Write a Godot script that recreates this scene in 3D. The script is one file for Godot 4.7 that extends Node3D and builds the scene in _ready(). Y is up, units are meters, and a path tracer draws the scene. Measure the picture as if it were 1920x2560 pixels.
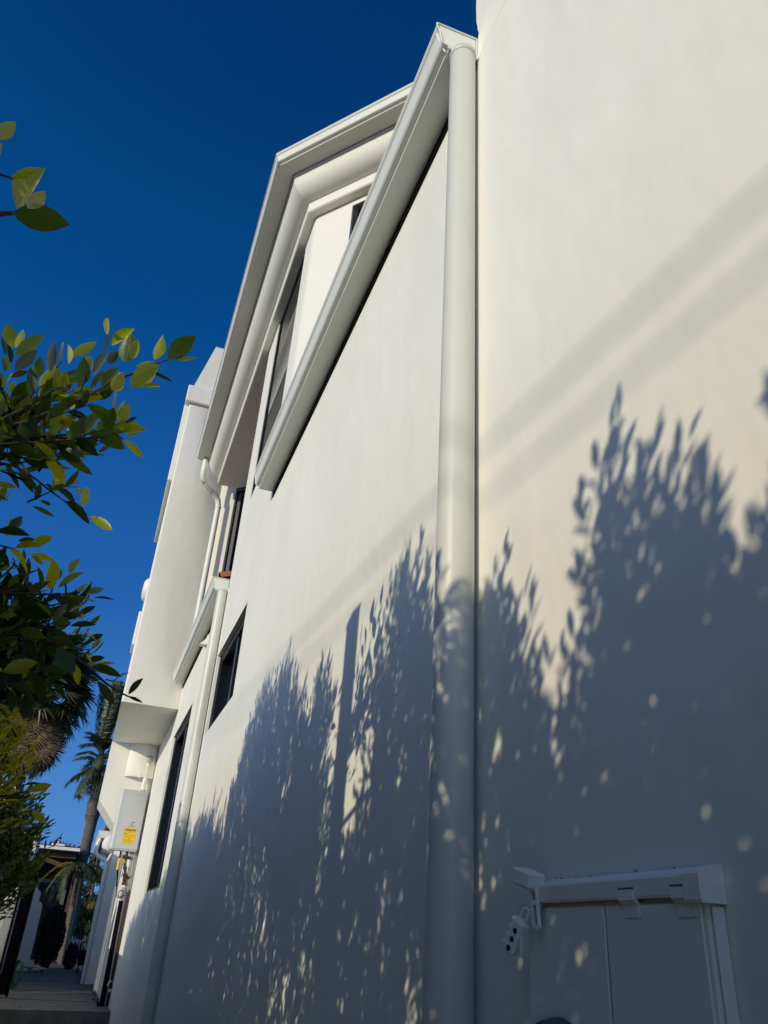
extends Node3D
# A white stucco house seen steeply from below along a side alley. Survey units: one unit is the distance from the eye to the house wall.
const U := 0.7          # metres per survey unit
const EYE := 1.5        # survey units from the lower paving to the eye
const SUN := Vector3(-1.0, 0.35, 0.70)
const SX := 0.35        # drop of a shadow per unit towards the wall
const SZ := 0.70

var st: SurfaceTool
var org := Vector3.ZERO
var origins := {}
var taken := {}
var M := {}
var rng: RandomNumberGenerator
var leaf_meshes: Array = []
var scratch: Node3D

func P(p: Vector3) -> Vector3:
	return Vector3(p.x, p.y + EYE, p.z) * U

# ---------------------------------------------------------------- naming
func numbered(called: String) -> String:
	if not taken.has(called):
		taken[called] = 0
		return called
	taken[called] += 1
	return "%s_%03d" % [called, taken[called]]

func tag(o: Node3D, label: String, category: String, group := "", kind := ""):
	if label != "": o.set_meta("label", label)
	if category != "": o.set_meta("category", category)
	if group != "": o.set_meta("group", group)
	if kind != "": o.set_meta("kind", kind)

func thing(called: String, label: String, category: String, at: Vector3, group := "") -> Node3D:
	var o := Node3D.new()
	o.name = numbered(called)
	add_child(o)
	o.position = P(at)
	origins[o] = P(at)
	tag(o, label, category, group)
	return o

func begin(parent: Node3D):
	st = SurfaceTool.new()
	st.begin(Mesh.PRIMITIVE_TRIANGLES)
	org = origins[parent] if origins.has(parent) else Vector3.ZERO

func done(called: String, mat: Material, parent: Node3D, label := "") -> MeshInstance3D:
	st.generate_normals()
	var o := MeshInstance3D.new()
	o.mesh = st.commit()
	o.material_override = mat
	o.name = called
	if parent == self: o.name = numbered(called)
	parent.add_child(o, true)
	origins[o] = origins[parent] if origins.has(parent) else Vector3.ZERO
	if label != "": o.set_meta("label", label)
	return o

func structure(called: String, mat: Material) -> MeshInstance3D:
	var o := done(called, mat, self)
	o.set_meta("kind", "structure")
	return o

# ---------------------------------------------------------------- shapes
func tri(a: Vector3, b: Vector3, c: Vector3):
	st.add_vertex(P(a) - org); st.add_vertex(P(b) - org); st.add_vertex(P(c) - org)

func quad(a: Vector3, b: Vector3, c: Vector3, d: Vector3):
	tri(a, b, c); tri(a, c, d)

func flat():
	st.set_smooth_group(-1)

func smooth(n := 1):
	st.set_smooth_group(n)

func tri_out(a: Vector3, b: Vector3, c: Vector3, mid: Vector3):
	# clockwise seen from outside, outside being away from mid
	if (b - a).cross(c - a).dot((a + b + c) / 3.0 - mid) > 0.0: tri(a, c, b)
	else: tri(a, b, c)

func quad_out(a, b, c, d, mid):
	tri_out(a, b, c, mid); tri_out(a, c, d, mid)

func box(x0: float, x1: float, y0: float, y1: float, z0: float, z1: float, r := 0.0):
	block(Vector3((x0 + x1) / 2, (y0 + y1) / 2, (z0 + z1) / 2), Vector3(abs(x1 - x0), abs(y1 - y0), abs(z1 - z0)) / 2.0, Basis.IDENTITY, r)

func block(c: Vector3, h: Vector3, b := Basis.IDENTITY, r := 0.0):
	flat()
	r = min(r, min(h.x, min(h.y, h.z)) * 0.9)
	var corner := func(s: Vector3, k: int) -> Vector3:
		var q := Vector3(h.x - r, h.y - r, h.z - r)
		q[k] = h[k]
		return c + b * (q * s)
	for k in 3:
		var u := (k + 1) % 3
		var w := (k + 2) % 3
		for sg in [-1.0, 1.0]:
			var pts := []
			for e in [[-1, -1], [1, -1], [1, 1], [-1, 1]]:
				var s := Vector3.ONE
				s[k] = sg; s[u] = e[0]; s[w] = e[1]
				pts.append(corner.call(s, k))
			quad_out(pts[0], pts[1], pts[2], pts[3], c)
	if r <= 0.0: return
	for k in 3:   # edges along k
		var u := (k + 1) % 3
		var w := (k + 2) % 3
		for e in [[-1, -1], [1, -1], [1, 1], [-1, 1]]:
			var s0 := Vector3.ONE
			s0[k] = -1; s0[u] = e[0]; s0[w] = e[1]
			var s1 := s0
			s1[k] = 1
			quad_out(corner.call(s0, u), corner.call(s1, u), corner.call(s1, w), corner.call(s0, w), c)
	for sx in [-1, 1]:
		for sy in [-1, 1]:
			for sz in [-1, 1]:
				var s := Vector3(sx, sy, sz)
				tri_out(corner.call(s, 0), corner.call(s, 1), corner.call(s, 2), c)

func prism(poly: Array, axis: int, a: float, b: float, smooth_sides := false):
	# poly: 2D outline in the two other axes (x,z for y; x,y for z; y,z for x)
	var pk := PackedVector2Array(poly)
	var at := func(q: Vector2, d: float) -> Vector3:
		if axis == 1: return Vector3(q.x, d, q.y)
		if axis == 2: return Vector3(q.x, q.y, d)
		return Vector3(d, q.x, q.y)
	var t := Geometry2D.triangulate_polygon(pk)
	flat()
	var mid := Vector3.ZERO
	for q in pk: mid += at.call(q, (a + b) / 2)
	mid /= pk.size()
	for d in [a, b]:
		var m2: Vector3 = mid
		m2[axis] = (a + b) / 2
		for i in range(0, t.size(), 3):
			var c0: Vector3 = at.call(pk[t[i]], d)
			var c1: Vector3 = at.call(pk[t[i + 1]], d)
			var c2: Vector3 = at.call(pk[t[i + 2]], d)
			var inside := (c0 + c1 + c2) / 3.0
			inside[axis] = (a + b) / 2
			tri_out(c0, c1, c2, inside)
	if smooth_sides: smooth(3)
	var cw := Geometry2D.is_polygon_clockwise(pk)
	for i in pk.size():
		var q0 := pk[i]
		var q1 := pk[(i + 1) % pk.size()]
		var n := (q1 - q0).orthogonal()
		if cw: n = -n
		var inside2: Vector2 = (q0 + q1) / 2 + n * 0.01
		var im: Vector3 = at.call(inside2, (a + b) / 2)
		# which side is inside: test with the polygon
		if not Geometry2D.is_point_in_polygon((q0 + q1) / 2 + n.normalized() * 0.001, pk):
			im = at.call((q0 + q1) / 2 - n * 0.01, (a + b) / 2)
		quad_out(at.call(q0, a), at.call(q1, a), at.call(q1, b), at.call(q0, b), im)
	flat()

func run(profile: Array, path: Array, out0: Vector3, out1: Vector3, outs: Array, caps := true):
	# a moulding: profile points (out, up) carried along a level path; outs holds the mitred outward vector of every path point
	flat()
	var n := profile.size()
	for i in path.size() - 1:
		for k in n:
			var p: Vector2 = profile[k]
			var q: Vector2 = profile[(k + 1) % n]
			var a: Vector3 = path[i] + outs[i] * p.x + Vector3.UP * p.y
			var b: Vector3 = path[i] + outs[i] * q.x + Vector3.UP * q.y
			var c: Vector3 = path[i + 1] + outs[i + 1] * q.x + Vector3.UP * q.y
			var d: Vector3 = path[i + 1] + outs[i + 1] * p.x + Vector3.UP * p.y
			quad(a, d, c, b)
	if caps:
		var t := Geometry2D.triangulate_polygon(PackedVector2Array(profile))
		for e in [0, path.size() - 1]:
			for i in range(0, t.size(), 3):
				var v := []
				for j in 3:
					var p: Vector2 = profile[t[i + j]]
					v.append(path[e] + outs[e] * p.x + Vector3.UP * p.y)
				tri(v[0], v[1], v[2])

func tube(path: Array, radii: Array, sides := 10, closed := true):
	smooth(2)
	var rings := []
	var side := Vector3.ZERO
	for i in path.size():
		var d: Vector3
		if i == 0: d = path[1] - path[0]
		elif i == path.size() - 1: d = path[i] - path[i - 1]
		else: d = (path[i + 1] - path[i]).normalized() + (path[i] - path[i - 1]).normalized()
		d = d.normalized()
		if side == Vector3.ZERO:
			side = d.cross(Vector3.UP if abs(d.y) < 0.9 else Vector3.RIGHT).normalized()
		else:
			side = (side - d * side.dot(d)).normalized()
		var up := d.cross(side).normalized()
		var ft := float(i) / (path.size() - 1) * (radii.size() - 1)
		var r0: float = radii[int(ft)]
		var r: float = lerpf(r0, radii[mini(int(ft) + 1, radii.size() - 1)], ft - int(ft))
		var ring := []
		for k in sides:
			var a := TAU * k / sides
			ring.append(path[i] + (side * cos(a) + up * sin(a)) * r)
		rings.append(ring)
	for i in path.size() - 1:
		for k in sides:
			var k2 := (k + 1) % sides
			quad(rings[i][k], rings[i + 1][k], rings[i + 1][k2], rings[i][k2])
	if closed:
		flat()
		for e in [0, path.size() - 1]:
			for k in range(1, sides - 1):
				if e == 0: tri(rings[e][0], rings[e][k], rings[e][k + 1])
				else: tri(rings[e][0], rings[e][k + 1], rings[e][k])

func bend(pts: Array, r: float, steps := 5) -> Array:
	# rounds the corners of a polyline
	var out := [pts[0]]
	for i in range(1, pts.size() - 1):
		var a: Vector3 = pts[i] + (pts[i - 1] - pts[i]).limit_length(r)
		var b: Vector3 = pts[i] + (pts[i + 1] - pts[i]).limit_length(r)
		for k in steps + 1:
			var t := float(k) / steps
			out.append(a.lerp(pts[i], t).lerp((pts[i] as Vector3).lerp(b, t), t))
	out.append(pts[pts.size() - 1])
	return out

func lathe(c: Vector3, axis: Vector3, prof: Array, sides := 20):
	# prof: (radius, height along axis)
	smooth(4)
	var s := axis.cross(Vector3.UP if abs(axis.y) < 0.9 else Vector3.RIGHT).normalized()
	var u := axis.cross(s).normalized()
	for i in prof.size() - 1:
		for k in sides:
			var a0 := TAU * k / sides
			var a1 := TAU * (k + 1) / sides
			var q := []
			for e in [[i, a0], [i + 1, a0], [i + 1, a1], [i, a1]]:
				var p: Vector2 = prof[e[0]]
				q.append(c + axis * p.y + (s * cos(e[1]) + u * sin(e[1])) * p.x)
			quad(q[0], q[1], q[2], q[3])
	flat()

func ball(c: Vector3, r: Vector3, rings := 8, sides := 12):
	smooth(5)
	for i in rings:
		for k in sides:
			var q := []
			for e in [[i, k], [i + 1, k], [i + 1, k + 1], [i, k + 1]]:
				var a: float = PI * e[0] / rings
				var b: float = TAU * e[1] / sides
				q.append(c + Vector3(sin(a) * cos(b), cos(a), sin(a) * sin(b)) * r)
			quad(q[0], q[1], q[2], q[3])
	flat()

func wall_x(x: float, x_back: float, z0: float, z1: float, y0: float, y1: float, holes: Array, sub := 1.0):
	# a wall whose face looks towards the alley, with real openings (z_near, z_far, y0, y1) and their reveals
	flat()
	var zs := [z0, z1]
	var ys := [y0, y1]
	for h in holes:
		zs.append(h[0]); zs.append(h[1]); ys.append(h[2]); ys.append(h[3])
	zs.sort(); ys.sort()
	var inside := func(z: float, y: float) -> bool:
		for h in holes:
			if z < h[0] and z > h[1] and y > h[2] and y < h[3]: return true
		return false
	for i in zs.size() - 1:
		for j in ys.size() - 1:
			var za: float = zs[i]; var zb: float = zs[i + 1]; var ya: float = ys[j]; var yb: float = ys[j + 1]
			if zb - za < 1e-5 or yb - ya < 1e-5: continue
			if inside.call((za + zb) / 2, (ya + yb) / 2): continue
			quad(Vector3(x, ya, za), Vector3(x, yb, za), Vector3(x, yb, zb), Vector3(x, ya, zb))
			quad(Vector3(x_back, ya, zb), Vector3(x_back, yb, zb), Vector3(x_back, yb, za), Vector3(x_back, ya, za))
	for h in holes:
		var m := Vector3(x, (h[2] + h[3]) / 2, (h[0] + h[1]) / 2)
		for e in [[h[0], h[2], h[0], h[3]], [h[1], h[2], h[1], h[3]], [h[0], h[2], h[1], h[2]], [h[0], h[3], h[1], h[3]]]:
			quad(Vector3(x, e[1], e[0]), Vector3(x, e[3], e[2]), Vector3(x_back, e[3], e[2]), Vector3(x_back, e[1], e[0]))
	for e in [[z0, y0, z0, y1], [z1, y0, z1, y1], [z0, y1, z1, y1], [z0, y0, z1, y0]]:
		quad(Vector3(x, e[1], e[0]), Vector3(x, e[3], e[2]), Vector3(x_back, e[3], e[2]), Vector3(x_back, e[1], e[0]))

# ---------------------------------------------------------------- materials
func lin(r: float, g: float, b: float) -> Color:
	return Color(r, g, b).linear_to_srgb()

func plain(c: Color, rough := 0.8, metal := 0.0) -> StandardMaterial3D:
	var m := StandardMaterial3D.new()
	m.albedo_color = c
	m.roughness = rough
	m.metallic = metal
	return m

func noise_tex(sd: int, freq: float, lo: Color, hi: Color, octaves := 4, size := 512) -> NoiseTexture2D:
	var n := FastNoiseLite.new()
	n.seed = sd
	n.noise_type = FastNoiseLite.TYPE_SIMPLEX_SMOOTH
	n.frequency = freq
	n.fractal_octaves = octaves
	var t := NoiseTexture2D.new()
	t.width = size; t.height = size
	t.seamless = true
	t.noise = n
	var g := Gradient.new()
	g.set_color(0, lo); g.set_color(1, hi)
	t.color_ramp = g
	return t

func bump_tex(sd: int, freq: float, octaves := 4, strength := 4.0) -> NoiseTexture2D:
	var n := FastNoiseLite.new()
	n.seed = sd
	n.frequency = freq
	n.fractal_octaves = octaves
	var t := NoiseTexture2D.new()
	t.width = 512; t.height = 512
	t.seamless = true
	t.noise = n
	t.as_normal_map = true
	t.bump_strength = strength
	return t

func textured(lo: Color, hi: Color, freq: float, scale: float, rough: float, sd: int, bump := 0.0, bump_freq := 0.05) -> StandardMaterial3D:
	var m := StandardMaterial3D.new()
	m.albedo_texture = noise_tex(sd, freq, lo, hi)
	m.uv1_triplanar = true
	m.uv1_world_triplanar = true
	m.uv1_scale = Vector3.ONE * scale
	m.roughness = rough
	if bump > 0.0:
		m.normal_enabled = true
		m.normal_texture = bump_tex(sd + 7, bump_freq)
		m.normal_scale = bump
	return m

func leafy(c: Color, glow: Color, rough := 0.45) -> StandardMaterial3D:
	var m := plain(c, rough)
	m.backlight_enabled = true
	m.backlight = glow
	m.cull_mode = BaseMaterial3D.CULL_DISABLED
	m.metallic_specular = 0.4
	return m

func make_materials():
	M.stucco = textured(lin(0.80, 0.79, 0.725), lin(0.855, 0.845, 0.78), 0.006, 0.33, 0.92, 3, 0.14, 0.03)
	M.stucco.uv1_scale = Vector3(0.30, 0.16, 0.30)
	M.stucco_far = textured(lin(0.76, 0.765, 0.72), lin(0.82, 0.825, 0.775), 0.008, 0.4, 0.92, 5, 0.2, 0.03)
	M.metal = textured(lin(0.765, 0.785, 0.725), lin(0.79, 0.81, 0.75), 0.01, 0.6, 0.42, 9)
	M.pipe = textured(lin(0.60, 0.605, 0.555), lin(0.64, 0.645, 0.595), 0.01, 0.6, 0.4, 10)
	M.trim = textured(lin(0.81, 0.81, 0.75), lin(0.845, 0.845, 0.785), 0.008, 0.6, 0.6, 12, 0.08, 0.03)
	M.bronze = plain(lin(0.006, 0.006, 0.008), 0.28)
	M.bronze.metallic_specular = 0.5
	M.sash = plain(lin(0.045, 0.047, 0.055), 0.4)
	M.glass = plain(lin(0.004, 0.006, 0.007), 0.03)
	M.window_glass = plain(lin(0.012, 0.016, 0.015), 0.02)
	M.window_glass.metallic_specular = 0.9
	M.stain = plain(lin(0.30, 0.29, 0.26), 0.9)
	M.ring = plain(lin(0.10, 0.10, 0.085), 0.6)
	M.glass_blue = plain(lin(0.01, 0.02, 0.03), 0.04)
	M.room = plain(lin(0.02, 0.02, 0.02), 0.9)
	M.clay = textured(lin(0.22, 0.065, 0.03), lin(0.36, 0.115, 0.055), 0.05, 1.0, 0.85, 21, 0.4, 0.1)
	M.enamel = plain(lin(0.52, 0.54, 0.56), 0.28)
	M.enamel.clearcoat_enabled = true
	M.enamel.clearcoat = 0.3
	M.yellow = plain(lin(0.75, 0.50, 0.01), 0.5)
	M.ink = plain(lin(0.02, 0.02, 0.02), 0.6)
	M.faint_ink = plain(lin(0.16, 0.13, 0.03), 0.6)
	M.paper = plain(lin(0.75, 0.76, 0.77), 0.5)
	M.black = plain(lin(0.004, 0.004, 0.005), 0.85)
	M.black.metallic_specular = 0.2
	M.rust = textured(lin(0.035, 0.012, 0.011), lin(0.075, 0.019, 0.016), 0.05, 2.0, 0.6, 25)
	M.brass = plain(lin(0.055, 0.038, 0.028), 0.5, 0.3)
	M.steel = plain(lin(0.45, 0.46, 0.47), 0.3, 0.9)
	M.grey_pipe = plain(lin(0.33, 0.33, 0.33), 0.5)
	M.pvc = plain(lin(0.80, 0.78, 0.74), 0.4)
	M.screen = plain(lin(0.48, 0.47, 0.44), 0.6)
	M.concrete = textured(lin(0.105, 0.105, 0.10), lin(0.20, 0.20, 0.185), 0.012, 0.7, 0.9, 31, 0.5, 0.06)
	M.soil = textured(lin(0.05, 0.04, 0.03), lin(0.11, 0.09, 0.065), 0.03, 0.6, 0.95, 33, 0.5, 0.08)
	M.bark = textured(lin(0.06, 0.05, 0.045), lin(0.20, 0.17, 0.145), 0.02, 1.2, 0.9, 37, 0.8, 0.08)
	M.twig = textured(lin(0.016, 0.012, 0.010), lin(0.045, 0.033, 0.024), 0.05, 6.0, 0.8, 39, 0.4, 0.1)
	M.wood = textured(lin(0.07, 0.032, 0.018), lin(0.14, 0.065, 0.035), 0.02, 1.0, 0.7, 41, 0.3, 0.05)
	M.grey_frame = plain(lin(0.10, 0.12, 0.14), 0.6)
	M.dark_wall = plain(lin(0.012, 0.012, 0.014), 0.9)
	M.hose = plain(lin(0.01, 0.09, 0.05), 0.4)
	M.bag = plain(lin(0.55, 0.55, 0.57), 0.5)
	M.cable = plain(lin(0.02, 0.02, 0.02), 0.6)
	M.litter = plain(lin(0.045, 0.035, 0.025), 0.9)
	M.thatch = textured(lin(0.10, 0.07, 0.035), lin(0.30, 0.22, 0.12), 0.05, 1.0, 0.9, 43)
	M.leaf_D = leafy(lin(0.020, 0.042, 0.012), Color(0.18, 0.26, 0.03), 0.3)
	M.leaf_M = leafy(lin(0.042, 0.075, 0.012), Color(0.36, 0.44, 0.03), 0.32)
	M.leaf_L = leafy(lin(0.13, 0.165, 0.018), Color(0.78, 0.78, 0.05), 0.35)
	M.leaf_P = leafy(lin(0.26, 0.27, 0.10), Color(0.8, 0.78, 0.25))
	M.leaf_G = leafy(lin(0.075, 0.09, 0.055), Color(0.2, 0.25, 0.06), 0.7)
	var relief := vein_image()
	relief.bump_map_to_normal_map(2.5)
	var veins := ImageTexture.create_from_image(relief)
	for k in ["D", "M", "L", "P", "G"]:
		M["leaf_" + k].normal_enabled = true
		M["leaf_" + k].normal_texture = veins
		M["leaf_" + k].normal_scale = 0.7
	M.hedge = leafy(lin(0.05, 0.078, 0.014), Color(0.3, 0.36, 0.04))
	M.hedge_yellow = leafy(lin(0.17, 0.19, 0.025), Color(0.7, 0.68, 0.06))
	M.palm = leafy(lin(0.040, 0.058, 0.022), Color(0.2, 0.25, 0.05), 0.4)
	M.palm_light = leafy(lin(0.10, 0.12, 0.04), Color(0.35, 0.38, 0.08), 0.4)
	M.palm_gold = leafy(lin(0.19, 0.15, 0.035), Color(0.5, 0.42, 0.08), 0.5)
	M.fan = leafy(lin(0.035, 0.05, 0.018), Color(0.2, 0.24, 0.04), 0.4)
	M.far_leaf = leafy(lin(0.075, 0.082, 0.025), Color(0.35, 0.36, 0.07))
	M.dark_bush = leafy(lin(0.012, 0.018, 0.008), Color(0.05, 0.07, 0.02))

func vein_image() -> Image:
	# fine relief of a leaf's skin: pale midrib, side veins and mottling 
	var n := FastNoiseLite.new()
	n.seed = 61
	n.frequency = 0.06
	var im := Image.create(64, 128, false, Image.FORMAT_RGBA8)
	for y in 128:
		for x in 64:
			var u := absf((x + 0.5) / 64.0 - 0.5) * 2.0
			var v := y / 128.0
			var t := 0.80 + 0.16 * n.get_noise_2d(x, y)
			if u < 0.07: t = 1.0
			elif absf(fposmod(v * 9.0 + u * 1.3, 1.0) - 0.5) > 0.44: t += 0.10
			if u > 0.94: t += 0.10
			im.set_pixel(x, y, Color(t, t, t * 0.95))
	return im

func sky_image() -> Image:
	# clear deep-blue sky: only the height above the horizon matters
	var stops := [[0.0, 0.115, 0.30, 0.68], [0.04, 0.085, 0.26, 0.62], [0.11, 0.058, 0.215, 0.56], [0.22, 0.019, 0.128, 0.44], [0.33, 0.0078, 0.100, 0.365], [0.45, 0.0014, 0.069, 0.262], [0.62, 0.0010, 0.042, 0.175], [1.0, 0.0008, 0.028, 0.115]]
	# the light of a clear sky also grows towards the sun (the CIE clear-sky law, equal to one opposite the sun)
	var towards := SUN.normalized()
	var im := Image.create(256, 256, false, Image.FORMAT_RGBF)
	for y in 256:
		var e := (0.5 - (y + 0.5) / 256.0) * 2.0   # elevation / 90 degrees
		var c := Color(0.10, 0.095, 0.085)
		if e >= 0.0:
			for i in stops.size() - 1:
				var a = stops[i]
				var b = stops[i + 1]
				if e <= b[0]:
					var t: float = (e - a[0]) / (b[0] - a[0])
					c = Color(lerp(a[1], b[1], t), lerp(a[2], b[2], t), lerp(a[3], b[3], t))
					break
		for x in 256:
			var o := c
			if e >= 0.0:
				var phi := (x + 0.5) / 256.0 * TAU
				var el := e * PI / 2
				var d := Vector3(sin(phi) * cos(el), sin(el), -cos(phi) * cos(el))
				var g := maxf(acos(clampf(d.dot(towards), -1, 1)), 0.22)
				var k := (0.91 + 10.0 * exp(-3.0 * g) + 0.45 * cos(g) * cos(g)) / 1.05
				var more := maxf(k - 1.0, 0.0)
				var lum := 0.5 * c.g + 0.2 * c.b + 0.02
				o = Color(c.r * minf(k, 1.1) + more * lum * 0.86, c.g * minf(k, 1.1) + more * lum * 1.02, c.b * minf(k, 1.1) + more * lum * 1.18)
			im.set_pixel(x, y, o)
	return im

# ---------------------------------------------------------------- house pieces
func gutter_profile(w: float, h: float) -> Array:
	# K-style gutter seen in section: out from the wall, up from its bottom; a thin sheet with an open top
	var o := [Vector2(0.0, 1.0), Vector2(0.0, 0.0), Vector2(0.70, 0.0), Vector2(0.70, 0.11), Vector2(0.72, 0.125), Vector2(0.77, 0.14), Vector2(0.83, 0.165), Vector2(0.87, 0.22), Vector2(0.89, 0.35), Vector2(0.905, 0.48), Vector2(0.92, 0.61), Vector2(0.935, 0.69), Vector2(0.96, 0.745), Vector2(0.985, 0.765), Vector2(0.985, 0.85), Vector2(1.0, 0.87), Vector2(1.0, 1.0), Vector2(0.955, 1.0), Vector2(0.955, 0.85), Vector2(0.90, 0.68), Vector2(0.865, 0.40), Vector2(0.80, 0.23), Vector2(0.67, 0.16), Vector2(0.66, 0.05), Vector2(0.04, 0.05), Vector2(0.04, 1.0)]
	var r := []
	for p in o: r.append(Vector2(p.x * w, p.y * h))
	return r

func gutter(parent: Node3D, x_back: float, y: float, z0: float, z1: float, w: float, h: float, label: String) -> MeshInstance3D:
	begin(parent)
	var out := [Vector3.LEFT, Vector3.LEFT]
	run(gutter_profile(w, h), [Vector3(x_back, y, z0), Vector3(x_back, y, z1)], Vector3.LEFT, Vector3.LEFT, out, false)
	var g := done("gutter", M.metal, parent, label)
	begin(parent)   # open joint between the gutter's back and the wall
	box(x_back - 0.010, x_back - 0.0005, y - 0.075, y + 0.03, z1 + 0.002, z0 - 0.002)
	done("open_joint", M.black, g)
	for z in [z0, z1]:
		begin(parent)
		var prof := [Vector2(0.0, 1.0), Vector2(0.0, 0.0), Vector2(0.70, 0.0), Vector2(0.70, 0.11), Vector2(0.72, 0.125), Vector2(0.77, 0.14), Vector2(0.83, 0.165), Vector2(0.87, 0.22), Vector2(0.89, 0.35), Vector2(0.905, 0.48), Vector2(0.92, 0.61), Vector2(0.935, 0.69), Vector2(0.96, 0.745), Vector2(0.985, 0.765), Vector2(0.985, 0.85), Vector2(1.0, 0.87), Vector2(1.0, 1.0)]
		var poly := []
		var rim := []
		for p in prof:
			poly.append(Vector2(x_back - p.x * w * 0.985 - 0.001, y + p.y * h * 0.985 + 0.002))
			rim.append(Vector3(x_back - p.x * w, y + p.y * h, z))
		var s := 1.0 if z == z0 else -1.0
		prism(poly, 2, z - s * 0.012, z - s * 0.004)
		# folded flange round the cap
		for i in rim.size() - 1:
			tube([rim[i], rim[i + 1]], [0.0055], 5)
		tube([rim[rim.size() - 1], rim[0]], [0.0055], 5)
		done("end_cap", M.metal, g)
	return g

func window_part(house: Node3D, x: float, z0: float, z1: float, y0: float, y1: float, label: String, stile: float, open_part: float):
	# sliding window in a wall that faces the alley; z0 near jamb, z1 far jamb
	begin(house)
	box(x + 0.14, x + 0.16, y0, y1, z1, z0)
	var w := done("window", M.glass, house, label)
	var fw := 0.055
	begin(house)
	box(x + 0.05, x + 0.17, y1 - fw, y1, z1, z0, 0.006)
	box(x + 0.05, x + 0.17, y0, y0 + fw, z1 + 0.001, z0 - 0.001, 0.006)
	box(x + 0.051, x + 0.17, y0 + fw, y1 - fw, z0 - fw, z0 - 0.001, 0.006)
	box(x + 0.051, x + 0.17, y0 + fw, y1 - fw, z1 + 0.001, z1 + fw, 0.006)
	done("frame", M.bronze, w)
	begin(house)   # track rails of the head
	for k in 3:
		box(x + 0.06 + 0.032 * k, x + 0.068 + 0.032 * k, y1 - fw - 0.03, y1 - fw, z1 + fw, z0 - fw)
	done("track", M.bronze, w)
	begin(house)   # fixed sash nearer the camera
	var s0 := stile
	box(x + 0.085, x + 0.12, y1 - fw - 0.05, y1 - fw - 0.012, s0, z0 - fw)
	box(x + 0.085, x + 0.12, y0 + fw, y0 + fw + 0.045, s0, z0 - fw)
	box(x + 0.075, x + 0.125, y0 + fw + 0.001, y1 - fw - 0.011, s0 - 0.03, s0 + 0.045, 0.004)
	done("sash", M.bronze, w)
	begin(house)
	box(x + 0.072, x + 0.0745, y0 + fw + 0.01, y1 - fw - 0.02, s0 - 0.022, s0 - 0.012)
	done("trim_strip", M.steel, w)
	begin(house)
	box(x + 0.10, x + 0.105, y0 + fw + 0.046, y1 - fw - 0.051, s0 + 0.046, z0 - fw)
	done("pane", M.glass, w)
	begin(house)   # pale edge of the stucco stop and bead round the opening
	box(x + 0.035, x + 0.049, y0 + 0.002, y1 - 0.002, z1 + 0.002, z1 + 0.016)
	box(x + 0.035, x + 0.049, y0 + 0.001, y0 + 0.013, z1 + 0.017, z0 - 0.002)
	done("bead", M.sash, w)

func downspout(parent: Node3D, x: float, z: float, y0: float, y1: float, r: float, label: String):
	begin(parent)
	tube([Vector3(x, y0, z), Vector3(x, y1, z)], [r], 28)
	var d := done("downspout", M.pipe, parent, label)
	begin(parent)   # folded lock seam down the side of the pipe
	box(x - 0.004, x + 0.004, y0, y1 - 0.02, z - r - 0.004, z - r + 0.004)
	done("seam", M.pipe, d)
	begin(parent)   # outlet collar under the gutter
	lathe(Vector3(x, y1 - 0.03, z), Vector3.UP, [Vector2(r + 0.001, 0.0), Vector2(r + 0.006, 0.005), Vector2(r + 0.006, 0.032), Vector2(r - 0.004, 0.034)], 28)
	done("collar", M.pipe, d)

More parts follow.
